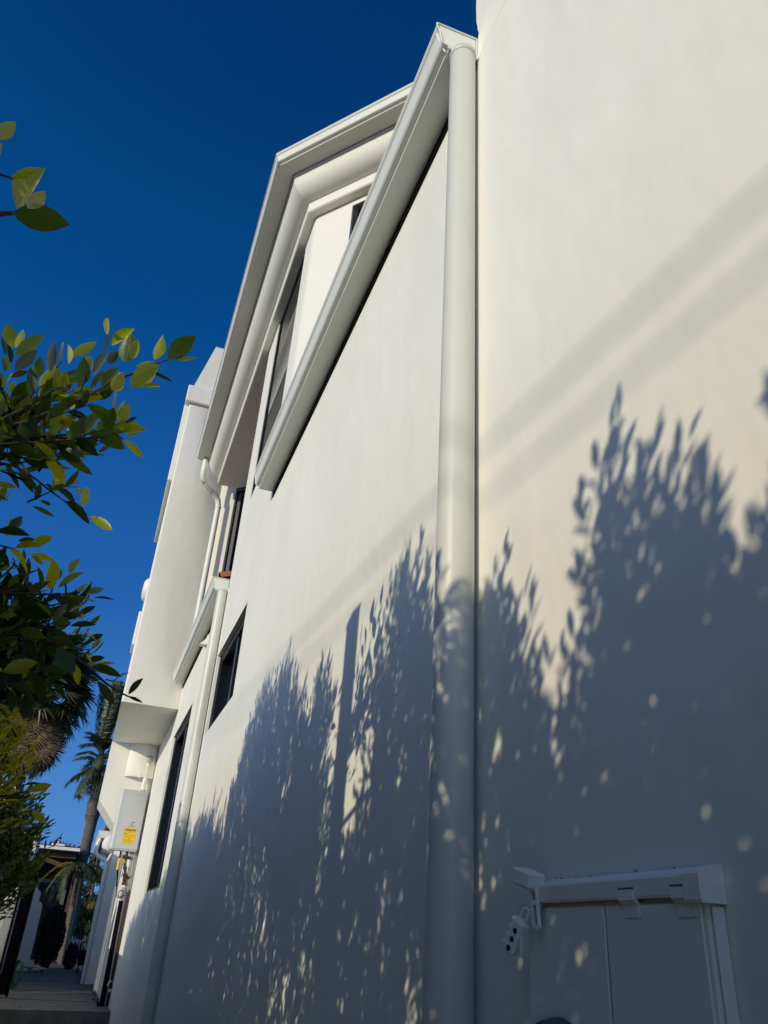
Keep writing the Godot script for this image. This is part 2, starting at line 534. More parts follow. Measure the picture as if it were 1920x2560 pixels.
func build_house() -> Node3D:
	var h := thing("house", "tall white stucco house with gutters, a canted bay and a jutting chimney", "house", Vector3(2.5, -1.5, -9))
	# main wall along the alley
	begin(h)
	wall_x(1.0, 1.26, -17.9, 4.0, -1.5, 3.94, [[-7.458, -9.385, 2.012, 2.99], [-11.69, -14.262, 0.49, 2.965]])
	done("wall", M.stucco, h, "long smooth stucco wall with two black windows")
	window_part(h, 1.0, -7.458, -9.385, 2.012, 2.99, "upper black sliding window right of the slim downspout", -8.33, 0.0)
	window_part(h, 1.0, -11.69, -14.262, 0.49, 2.965, "tall black sliding window left of the slim downspout", -12.9, 0.0)
	# taller part of the wall over the right half
	begin(h)
	var ys := [3.942, 4.0, 4.11, 4.16, 4.2, 4.24, 4.3, 4.45, 4.6, 4.8, 5.1, 5.6]
	var zz := [-2.07, -2.062, -2.06, -2.05, -2.064, -2.066, -2.078, -2.083, -2.078, -2.084, -2.08, -2.08]
	flat()
	for i in ys.size() - 1:
		for x in [1.0, 1.3]:
			quad(Vector3(x, ys[i], zz[i]), Vector3(x, ys[i + 1], zz[i + 1]), Vector3(x, ys[i + 1], 4.0), Vector3(x, ys[i], 4.0))
		quad(Vector3(1.0, ys[i], zz[i]), Vector3(1.0, ys[i + 1], zz[i + 1]), Vector3(1.3, ys[i + 1], zz[i + 1]), Vector3(1.3, ys[i], zz[i]))
	quad(Vector3(1.0, 5.6, -2.08), Vector3(1.3, 5.6, -2.08), Vector3(1.3, 5.6, 4.0), Vector3(1.0, 5.6, 4.0))
	done("tall_wall", M.stucco, h, "tallest stretch of wall, rising past the end of the gutter")
	# upper wall beyond the gutter, with the tall window
	begin(h)
	wall_x(1.0, 1.3, -9.46, -6.78, 3.942, 8.0, [[-7.21, -8.76, 4.88, 7.93]])
	done("upper_wall", M.stucco, h)
	begin(h)
	box(1.07, 1.09, 4.88, 7.93, -8.76, -7.21)
	var tw := done("window", M.glass, h, "tall narrow upstairs window behind the long gutter")
	begin(h)
	box(1.008, 1.06, 4.881, 7.93, -8.759, -8.67, 0.004)
	box(1.008, 1.06, 4.881, 7.93, -7.26, -7.211, 0.004)
	box(1.009, 1.06, 7.85, 7.929, -8.669, -7.261, 0.004)
	box(1.009, 1.06, 4.882, 4.96, -8.669, -7.261, 0.004)
	box(1.004, 1.0085, 4.95, 6.3, -8.69, -8.68)
	done("frame", M.bronze, tw)
	begin(h)
	box(1.024, 1.028, 4.961, 7.849, -8.669, -7.261)
	done("pane", M.window_glass, tw)
	# canted wall of the bay
	var c0 := Vector3(1.0, 0.0, -6.72)
	var cd := Vector3(0.643, 0.0, 0.766)
	var cn := Vector3(-0.766, 0.0, 0.643)
	begin(h)
	smooth(7)   # softly rounded corner
	for k in 6:
		var a0 := deg_to_rad(-90.0 + 40.0 * k / 6.0)
		var a1 := deg_to_rad(-90.0 + 40.0 * (k + 1) / 6.0)
		var cc := Vector3(1.16, 0, -6.78)
		var p0 := cc + Vector3(sin(a0), 0, cos(a0)) * 0.16
		var p1 := cc + Vector3(sin(a1), 0, cos(a1)) * 0.16
		quad(p0 + Vector3.UP * 3.942, p0 + Vector3.UP * 8.0, p1 + Vector3.UP * 8.0, p1 + Vector3.UP * 3.942)
	flat()
	var e0 := Vector3(1.16, 0, -6.78) + Vector3(sin(deg_to_rad(-50.0)), 0, cos(deg_to_rad(-50.0))) * 0.16
	var wy := [3.942, 6.0, 7.86, 8.0]
	var wt := [0.0, 0.50, 1.75, 5.0]
	for i in 3:
		for j in 3:
			if i == 1 and j == 1: continue
			var a: Vector3 = e0 + cd * wt[j]
			var b: Vector3 = e0 + cd * wt[j + 1]
			quad(a + Vector3.UP * wy[i], a + Vector3.UP * wy[i + 1], b + Vector3.UP * wy[i + 1], b + Vector3.UP * wy[i])
	for e in [[0.50, 6.0, 0.50, 7.86], [1.75, 6.0, 1.75, 7.86], [0.50, 7.86, 1.75, 7.86], [0.50, 6.0, 1.75, 6.0]]:
		var a: Vector3 = e0 + cd * e[0] + Vector3.UP * e[1]
		var b: Vector3 = e0 + cd * e[2] + Vector3.UP * e[3]
		quad(a, b, b - cn * 0.2, a - cn * 0.2)
	done("canted_wall", M.stucco, h, "slanted bay wall above the long gutter")
	var cb := Basis(cd, Vector3.UP, cn)
	begin(h)
	block(e0 + cd * 1.125 + Vector3.UP * 6.93 - cn * 0.16, Vector3(0.63, 0.94, 0.01), cb)
	var cw := done("window", M.glass, h, "dark window in the slanted bay wall, half hidden by the gutter")
	begin(h)
	for s in [[0.535, 6.93, 0.035, 0.93], [1.715, 6.93, 0.035, 0.93], [1.125, 7.825, 0.555, 0.035], [1.125, 6.035, 0.555, 0.035]]:
		block(e0 + cd * s[0] + Vector3.UP * s[1] - cn * 0.08, Vector3(s[2], s[3], 0.05), cb, 0.006)
	done("frame", M.bronze, cw)
	begin(h)
	for s in [[0.60, 6.93, 0.028, 0.86], [1.125, 7.76, 0.497, 0.028]]:
		block(e0 + cd * s[0] + Vector3.UP * s[1] - cn * 0.10, Vector3(s[2], s[3], 0.03), cb, 0.004)
	done("sash", M.sash, cw)
	begin(h)
	block(e0 + cd * 0.66 + Vector3.UP * 7.69 - cn * 0.075, Vector3(0.035, 0.008, 0.012), cb)
	done("latch", M.steel, cw)
	# ---- eave of the bay: fascia, round belly moulding and gutter carried round the canted corner
	var path := [Vector3(1.0, 0, -13.88), c0, c0 + cd * 5.0]
	var outs := [Vector3.LEFT, Vector3(-1.0, 0, 0.364), cn]
	begin(h)
	run([Vector2(-0.3, 7.953), Vector2(0.10, 7.953), Vector2(0.115, 7.968), Vector2(0.12, 8.11), Vector2(0.12, 8.16), Vector2(-0.3, 8.16)], path, Vector3.ZERO, Vector3.ZERO, outs)
	done("fascia", M.trim, h)
	begin(h)
	var belly := [Vector2(0.121, 8.385), Vector2(0.121, 8.112)]
	for k in 13:
		var a := PI / 2 * (1.0 - k / 12.0)
		belly.append(Vector2(0.125 + 0.235 * cos(a), 8.386 - 0.272 * sin(a)))
	smooth(8)
	var keep := belly
	run(keep, path, Vector3.ZERO, Vector3.ZERO, outs)
	done("belly_moulding", M.trim, h)
	begin(h)
	run([Vector2(-0.3, 8.387), Vector2(0.375, 8.387), Vector2(0.375, 8.47), Vector2(-0.3, 8.47)], path, Vector3.ZERO, Vector3.ZERO, outs)
	done("eave_board", M.trim, h)
	begin(h)
	var gp := []
	for p in gutter_profile(0.262, 0.155): gp.append(Vector2(p.x + 0.385, p.y + 8.415))
	run(gp, path, Vector3.ZERO, Vector3.ZERO, outs)
	var eg := done("gutter", M.metal, h, "upper gutter that turns the corner of the bay")
	begin(h)
	for k in 2:
		var q: Vector3 = c0 + Vector3(-1.0, 0, 0.364) * (0.62 + 0.02 * k)
		box(q.x - 0.002, q.x + 0.002, 8.42, 8.54, q.z - 0.004, q.z + 0.004)
	done("mitre_strip", M.metal, eg)
	begin(h)   # roof of the bay over the eave
	var top := 8.55
	quad(Vector3(0.5, top, -13.88), Vector3(2.6, top + 0.9, -13.0), Vector3(2.6, top + 0.9, -6.0), Vector3(0.5, top, -6.6))
	quad(Vector3(0.5, top, -6.6), Vector3(2.6, top + 0.9, -6.0), Vector3(4.6, top + 0.9, -4.0), Vector3(3.9, top, -2.6))
	done("bay_roof", M.clay, h)
	# soffit slab over the set-back terrace
	begin(h)
	prism([Vector2(0.9, -13.88), Vector2(0.9, -9.40), Vector2(2.6, -9.40), Vector2(2.6, -12.75), Vector2(1.433, -13.55), Vector2(0.99, -13.88)], 1, 7.95, 8.11)
	done("soffit", M.trim, h)
	# end wall and back walls of the terrace
	begin(h)
	box(1.3, 3.0, 3.942, 7.95, -9.46, -9.2)
	done("return_wall", M.stucco, h)
	var d2 := Vector3(0.763, 0, 0.646)
	var n2 := Vector3(-0.646, 0, 0.763)
	var a2 := Vector3(1.015, 0, -14.35)
	begin(h)
	var y2 := [3.942, 4.6, 8.1, 9.2]
	var t2 := [-0.2, 0.37, 2.0, 2.6]
	for i in 3:
		for j in 3:
			if i == 1 and j == 1: continue
			var a: Vector3 = a2 + d2 * t2[j]
			var b: Vector3 = a2 + d2 * t2[j + 1]
			quad(a + Vector3.UP * y2[i], a + Vector3.UP * y2[i + 1], b + Vector3.UP * y2[i + 1], b + Vector3.UP * y2[i])
	for e in [[0.37, 4.6, 0.37, 8.1], [0.37, 8.1, 2.0, 8.1], [2.0, 4.6, 2.0, 8.1]]:
		var a: Vector3 = a2 + d2 * e[0] + Vector3.UP * e[1]
		var b: Vector3 = a2 + d2 * e[2] + Vector3.UP * e[3]
		quad(a, b, b - n2 * 0.2, a - n2 * 0.2)
	done("canted_wall", M.stucco, h, "slanted wall strip behind the round downspout under the bay")
	var b2 := Basis(d2, Vector3.UP, n2)
	begin(h)
	block(a2 + d2 * 1.18 + Vector3.UP * 6.35 - n2 * 0.14, Vector3(0.82, 1.76, 0.01), b2)
	var rw := done("window", M.glass_blue, h, "tall bluish window in the set-back wall under the bay")
	begin(h)
	block(a2 + d2 * 0.395 + Vector3.UP * 6.35 - n2 * 0.05, Vector3(0.024, 1.749, 0.05), b2, 0.004)
	block(a2 + d2 * 1.2 + Vector3.UP * 8.05 - n2 * 0.051, Vector3(0.78, 0.045, 0.05), b2, 0.004)
	done("frame", M.bronze, rw)
	begin(h)
	block(a2 + d2 * 0.462 + Vector3.UP * 6.32 - n2 * 0.07, Vector3(0.043, 1.68, 0.03), b2, 0.004)
	block(a2 + d2 * 1.2 + Vector3.UP * 7.965 - n2 * 0.071, Vector3(0.69, 0.036, 0.03), b2, 0.004)
	done("sash", M.sash, rw)
	# ---- gutters and downspouts
	var g1 := gutter(h, 1.0, 3.945, -2.072, -6.78, 0.224, 0.185, "long gutter on the near half of the wall")
	begin(h)   # joint strap near the mitred end
	tube(bend([Vector3(0.781, 4.118, -2.10), Vector3(0.788, 4.06, -2.10), Vector3(0.812, 3.992, -2.10), Vector3(0.838, 3.958, -2.10)], 0.02), [0.006], 6)
	done("joint_strap", M.metal, g1)
	gutter(h, 1.0, 3.905, -9.55, -14.22, 0.224, 0.185, "shorter gutter in front of the set-back terrace")
	downspout(h, 0.926, -2.083, -1.5, 3.947, 0.0636, "thick round downspout beside the tall wall")
	downspout(h, 0.929, -9.50, -1.5, 3.907, 0.0615, "round downspout between the two lower windows")
	begin(h)   # crooked downspout under the upper gutter
	var ds := bend([Vector3(0.565, 8.40, -13.78), Vector3(0.565, 7.97, -13.80), Vector3(0.70, 7.83, -13.88), Vector3(0.93, 7.74, -14.0), Vector3(1.0, 7.62, -14.06), Vector3(1.0, 4.0, -14.06)], 0.13, 6)
	tube(ds, [0.056], 20)
	var dd := done("downspout", M.metal, h, "crooked downspout with two corrugated elbows under the bay eave")
	begin(h)
	for i in ds.size():
		if i in [1, 2, 3, 4, 5, 6, 8, 9, 10, 11, 12, 13] and i + 1 < ds.size():
			var q: Vector3 = ds[i]
			var dir: Vector3 = (ds[i + 1] - ds[i - 1]).normalized()
			lathe(q - dir * 0.008, dir, [Vector2(0.056, 0.0), Vector2(0.0625, 0.004), Vector2(0.0625, 0.012), Vector2(0.056, 0.016)], 18)
	done("elbow_ridges", M.metal, dd)
	begin(h)
	lathe(Vector3(1.0, 7.5, -14.06), Vector3.UP, [Vector2(0.057, 0.0), Vector2(0.062, 0.004), Vector2(0.062, 0.05), Vector2(0.057, 0.054)], 18)
	done("collar", M.metal, dd)
	begin(h)   # little moulded bracket under the second gutter
	prism([Vector2(0.905, 3.69), Vector2(0.935, 3.715), Vector2(0.965, 3.755), Vector2(0.985, 3.81), Vector2(0.999, 3.90), Vector2(0.999, 3.675), Vector2(0.905, 3.675)], 2, -11.08, -11.22)
	done("bracket", M.trim, h)
	# ---- low tiled roofs behind the gutters
	roof_tiles(h, 0.97, 4.12, -2.22, -6.6, 22, 0.30)
	roof_tiles(h, 0.97, 4.45, -10.46, -14.0, 16, 0.34)
	# ---- chimney
	begin(h)
	var plan := [Vector2(1.3, -14.35)]
	for k in 7:
		var a := PI / 2 * k / 6.0
		plan.append(Vector2(0.045 - 0.045 * sin(a), -14.395 + 0.045 * cos(a)))
	plan.append(Vector2(0.0, -17.9)); plan.append(Vector2(1.3, -17.9))
	prism(plan, 1, 3.48, 10.06, true)
	done("chimney", M.stucco, h, "jutting chimney wall facing the camera beyond the gutters")
	begin(h)
	box(-0.095, 1.3, 10.06, 10.50, -18.0, -14.27, 0.02)
	done("chimney_band", M.stucco, h)
	begin(h)
	prism([Vector2(0.0, 10.50), Vector2(0.30, 11.78), Vector2(1.3, 11.78), Vector2(1.3, 10.50)], 2, -14.36, -17.7)
	done("chimney_shoulder", M.stucco, h)
	begin(h)
	box(-0.09, 0.0, 8.12, 10.06, -17.6, -14.44, 0.015)
	done("side_pilaster", M.stucco, h)
	begin(h)   # lower body: narrows to the wall along a sloping underside
	prism([Vector2(0.0, 3.478), Vector2(0.0, 2.30), Vector2(0.88, 1.30), Vector2(1.2, 1.30), Vector2(1.2, 3.478)], 2, -17.95, -19.5)
	done("chimney_foot", M.stucco, h, "lower chimney body with a sloping underside")
	begin(h)   # half-round hood on the lower body
	var hood := []
	for k in 17:
		var a := PI * k / 16.0
		hood.append(Vector2(0.70 - 0.30 * cos(a), -17.94 + 0.17 * sin(a)))
	prism(hood, 1, 2.80, 3.478, true)
	done("round_hood", M.stucco, h)
	begin(h)   # half-round vent hood and plate on the alley side of the chimney
	lathe(Vector3(-0.002, 6.02, -15.4), Vector3.LEFT, [Vector2(0.24, 0.0), Vector2(0.24, 0.03), Vector2(0.16, 0.075), Vector2(0.0, 0.085)], 16)
	done("vent_hood", M.trim, h)
	begin(h)
	box(-0.05, -0.001, 4.72, 5.40, -15.55, -14.95, 0.01)
	done("vent_plate", M.trim, h)
	# ---- farther stretch of the house
	begin(h)
	box(0.88, 1.6, -1.5, 1.30, -24.0, -17.905)
	box(0.66, 1.6, -1.5, 2.12, -31.0, -24.0, 0.03)
	box(0.88, 1.6, 1.30, 2.12, -24.0, -19.5)
	done("far_wall", M.stucco_far, h)
	begin(h)
	box(0.80, 0.879, -1.3, 1.6, -21.9, -21.5, 0.02)
	done("far_pilaster", M.stucco_far, h)
	gutter(h, 0.40, 2.10, -24.0, -30.0, 0.23, 0.18, "farthest gutter, low beyond the water heater")
	begin(h)
	box(0.40, 1.6, 2.121, 2.28, -31.0, -23.98)
	done("far_eave", M.stucco_far, h)
	begin(h)
	tube(bend([Vector3(0.27, 2.12, -24.1), Vector3(0.22, 1.9, -24.1), Vector3(0.22, 1.74, -24.1), Vector3(0.32, 1.64, -24.1), Vector3(0.53, 1.55, -24.1), Vector3(0.565, 1.40, -24.1), Vector3(0.60, -1.3, -24.1)], 0.07), [0.05], 12)
	done("downspout", M.metal, h, "bent white downspout of the farthest gutter")
	begin(h)
	ball(Vector3(0.53, 1.96, -24.05), Vector3(0.19, 0.25, 0.16))
	done("round_bracket", M.stucco_far, h)
	begin(h)
	for k in 5:
		tile_at(Vector3(0.36, 2.34, -24.05 - 0.26 * k), 0.5, 0.34)
	done("ridge_tile", M.clay, h)
	return h

func tile_at(p: Vector3, length: float, slope: float):
	# barrel tile lying up the slope, its lower end open towards the alley
	smooth(6)
	var d := Vector3(1, slope, 0).normalized()
	var up := Vector3(-slope, 1, 0).normalized()
	for k in 8:
		var q := []
		for e in [[k, 0.0], [k, 1.0], [k + 1, 1.0], [k + 1, 0.0]]:
			var a: float = PI * e[0] / 8.0
			var r := 0.115 - 0.02 * float(e[1])
			q.append(p + d * (length * float(e[1])) + Vector3(0, 0, cos(a)) * r + up * (sin(a) * r))
		quad(q[0], q[1], q[2], q[3])
		var w := []
		for e in [[k, 0.115], [k + 1, 0.115], [k + 1, 0.095], [k, 0.095]]:
			var a: float = PI * e[0] / 8.0
			w.append(p + Vector3(0, 0, cos(a)) * float(e[1]) + up * (sin(a) * float(e[1])))
		quad(w[0], w[1], w[2], w[3])
	flat()

func roof_tiles(h: Node3D, x: float, y: float, z0: float, z1: float, n: int, slope: float):
	begin(h)
	quad(Vector3(x + 0.05, y - 0.03, z0 + 0.1), Vector3(x + 1.9, y - 0.03 + 1.85 * slope, z0 + 0.1), Vector3(x + 1.9, y - 0.03 + 1.85 * slope, z1 - 0.1), Vector3(x + 0.05, y - 0.03, z1 - 0.1))
	quad(Vector3(x + 0.05, y - 0.03, z0 + 0.1), Vector3(x + 0.05, y - 0.03, z1 - 0.1), Vector3(x + 0.05, 3.943, z1 - 0.1), Vector3(x + 0.05, 3.943, z0 + 0.1))
	var r := done("low_roof", M.clay, h)
	for k in n:
		begin(h)
		var z := lerpf(z0, z1, k / float(n - 1))
		for row in 3:
			tile_at(Vector3(x - 0.01 + row * 0.5, y + row * 0.5 * slope + 0.012 * row, z), 0.56, slope)
		done("tile", M.clay, r)

# ---------------------------------------------------------------- fittings on the house
func build_heater():
	var o := thing("water_heater", "white wall-hung water heater with a yellow label below the chimney", "water heater", Vector3(0.67, 1.38, -17.85))
	begin(o)
	var plan := []
	for k in 7:
		var a := PI / 2 * k / 6.0
		plan.append(Vector2(0.455 - 0.06 * sin(a), -17.79 + 0.06 * cos(a)))
	plan.append(Vector2(0.395, -17.945)); plan.append(Vector2(0.945, -17.945)); plan.append(Vector2(0.945, -17.735))
	plan.append(Vector2(0.94, -17.73))
	prism(plan, 1, 1.385, 2.52, true)
	done("cover", M.enamel, o)
	begin(o)
	box(0.40, 0.94, 1.352, 1.384, -17.94, -17.74, 0.01)
	done("base_plate", M.enamel, o)
	begin(o)
	box(0.484, 0.487, 1.40, 2.50, -17.731, -17.727)
	box(0.487, 0.93, 2.44, 2.443, -17.7305, -17.7275)
	done("seam", M.grey_pipe, o)
	begin(o)
	box(0.623, 0.857, 1.482, 1.788, -17.729, -17.724)
	var lab := done("yellow_label", M.yellow, o, "yellow energy label")
	begin(o)
	var zz := -17.7235
	for k in 3: box(0.628, 0.852, 1.755 - k * 0.013, 1.763 - k * 0.013, zz - 0.001, zz)
	done("label_print", M.ink, lab).set_meta("kind", "stuff")
	begin(o)
	box(0.733, 0.747, 1.715, 1.727, zz - 0.001, zz)
	box(0.632, 0.675, 1.668, 1.681, zz - 0.001, zz)
	box(0.735, 0.76, 1.578, 1.586, zz - 0.001, zz)
	done("label_print", M.ink, lab)
	begin(o)
	for r in [[0.66, 0.80, 1.700], [0.645, 0.83, 1.643], [0.645, 0.835, 1.615], [0.65, 0.82, 1.555], [0.65, 0.81, 1.535], [0.655, 0.80, 1.515]]:
		box(r[0], r[1], r[2], r[2] + 0.005, zz - 0.001, zz)
	done("small_print", M.faint_ink, lab)
	begin(o)
	box(0.678, 0.808, 1.816, 1.864, -17.729, -17.725)
	var l2 := done("white_label", M.ink, o)
	begin(o)
	box(0.682, 0.804, 1.820, 1.860, -17.7249, -17.7235)
	done("label_face", M.paper, l2)
	begin(o)
	for k in 3: box(0.70, 0.786, 1.828 + k * 0.010, 1.833 + k * 0.010, -17.7234, -17.7225)
	box(0.745, 0.79, 1.886, 1.900, -17.729, -17.7255)
	done("label_print", M.ink, l2).set_meta("kind", "stuff")
	begin(o)
	box(0.394, 0.397, 1.58, 1.66, -17.86, -17.83)
	done("side_sticker", M.glass_blue, o)
	begin(o)   # vent pipe with its bird screen and a tee
	tube([Vector3(0.83, 2.52, -17.83), Vector3(0.83, 3.05, -17.83)], [0.05], 16)
	var v := done("vent_pipe", M.pvc, o)
	begin(o)
	lathe(Vector3(0.83, 3.0, -17.83), Vector3.UP, [Vector2(0.051, 0.0), Vector2(0.058, 0.01), Vector2(0.058, 0.09), Vector2(0.05, 0.10)], 16)
	lathe(Vector3(0.83, 2.52, -17.83), Vector3.UP, [Vector2(0.051, 0.0), Vector2(0.056, 0.003), Vector2(0.056, 0.05), Vector2(0.051, 0.053)], 16)
	done("collar", M.pvc, v)
	begin(o)
	lathe(Vector3(0.83, 3.09, -17.83), Vector3.UP, [Vector2(0.048, 0.0), Vector2(0.082, 0.06), Vector2(0.085, 0.13), Vector2(0.065, 0.16), Vector2(0.0, 0.165)], 14)
	done("bird_screen", M.screen, v)
	begin(o)
	box(0.787, 0.873, 2.535, 2.55, -17.785, -17.777)
	done("clamp_band", M.black, v)
	begin(o)
	tube(bend([Vector3(0.82, 2.90, -17.83), Vector3(0.72, 2.88, -17.81), Vector3(0.70, 2.78, -17.80)], 0.06), [0.042], 12)
	done("elbow", M.pvc, v)
	begin(o)
	for x in [0.51, 0.545, 0.58]: box(x, x + 0.02, 2.52, 2.58, -17.90, -17.88)
	done("pipe_stub", M.pvc, o)
	begin(o)
	tube(bend([Vector3(0.77, 1.36, -17.84), Vector3(0.77, 1.12, -17.83), Vector3(0.81, 0.98, -17.83), Vector3(0.83, 0.74, -17.83)], 0.04), [0.032, 0.03], 10)
	var p1 := done("supply_pipe", M.brass, o)
	begin(o)
	for q in [[0.775, 1.25, 0.045], [0.79, 1.05, 0.046], [0.815, 0.92, 0.05], [0.825, 0.84, 0.042], [0.83, 0.77, 0.05]]:
		lathe(Vector3(q[0], q[1] - 0.03, -17.83), Vector3.UP, [Vector2(0.0, 0.0), Vector2(q[2], 0.006), Vector2(q[2], 0.05), Vector2(0.0, 0.056)], 6)
	tube([Vector3(0.70, 1.255, -17.82), Vector3(0.86, 1.235, -17.82)], [0.03], 8)
	tube([Vector3(0.80, 0.86, -17.82), Vector3(0.93, 0.88, -17.86)], [0.026], 8)
	tube([Vector3(0.76, 0.98, -17.79), Vector3(0.745, 0.87, -17.77)], [0.008], 6)
	done("valve", M.rust, p1)
	begin(o)
	tube(bend([Vector3(0.64, 1.36, -17.85), Vector3(0.64, 1.10, -17.85), Vector3(0.70, 0.7, -17.85)], 0.05), [0.012], 6)
	done("drain_tube", M.black, o)
	begin(o)
	tube(bend([Vector3(0.655, 1.21, -17.78), Vector3(0.642, 1.15, -17.78), Vector3(0.645, 1.0, -17.78)], 0.03), [0.024, 0.024], 8)
	tube([Vector3(0.66, 1.20, -17.78), Vector3(0.77, 1.155, -17.80)], [0.016], 8)
	done("yellow_handle", M.yellow, o)
	begin(o)
	for x in [0.88, 0.925]:
		tube([Vector3(x, 1.36, -17.86), Vector3(x, 0.62, -17.86)], [0.026], 10)
		lathe(Vector3(x, 0.9, -17.86), Vector3.UP, [Vector2(0.027, 0.0), Vector2(0.036, 0.004), Vector2(0.036, 0.06), Vector2(0.027, 0.064)], 10)
	done("water_pipe", M.grey_pipe, o)
	begin(o)
	tube(bend([Vector3(0.655, 1.36, -17.81), Vector3(0.67, 1.0, -17.80), Vector3(0.72, 0.58, -17.79), Vector3(0.76, 0.50, -17.79), Vector3(0.83, 0.52, -17.79), Vector3(0.86, 0.62, -17.79), Vector3(0.80, 0.66, -17.79), Vector3(0.75, 0.58, -17.79), Vector3(0.80, 0.50, -17.78), Vector3(0.88, 0.56, -17.80)], 0.04), [0.008], 6)
	done("cable", M.black, o)
	# gas riser and red water pipe down to the paving
	var g := thing("gas_riser", "thick black pipe standing below the water heater", "pipe", Vector3(0.87, -1.3, -17.83))
	begin(g)
	tube([Vector3(0.845, 0.46, -17.83), Vector3(0.87, -1.3, -17.83)], [0.043, 0.05], 14)
	done("pipe", M.black, g)
	begin(g)
	tube([Vector3(0.838, 0.70, -17.83), Vector3(0.845, 0.46, -17.83)], [0.036], 12)
	done("pale_coupling", M.grey_pipe, g)
	begin(g)
	box(0.78, 0.93, -1.30, -1.265, -17.89, -17.75, 0.01)
	box(0.77, 0.80, -1.27, -1.21, -17.84, -17.80, 0.008)
	done("foot", M.black, g)
	var r := thing("red_pipe", "thin dark red pipe running down beside the thick black pipe", "pipe", Vector3(0.968, -1.3, -17.84))
	begin(r)
	tube([Vector3(0.955, 0.66, -17.86), Vector3(0.972, -1.5, -17.86)], [0.024], 10)
	done("pipe", M.rust, r)
	begin(r)
	lathe(Vector3(0.969, -1.08, -17.86), Vector3.UP, [Vector2(0.025, 0.0), Vector2(0.033, 0.004), Vector2(0.033, 0.05), Vector2(0.025, 0.054)], 10)
	done("coupling", M.pvc, r)
	var s := thing("drain_stub", "small white bent pipe end sticking out of the wall behind the black pipe", "pipe", Vector3(0.93, -0.95, -17.88))
	begin(s)
	tube(bend([Vector3(0.99, -0.90, -17.88), Vector3(0.92, -0.90, -17.84), Vector3(0.905, -0.98, -17.80)], 0.05), [0.022], 10)
	done("elbow", M.pvc, s)

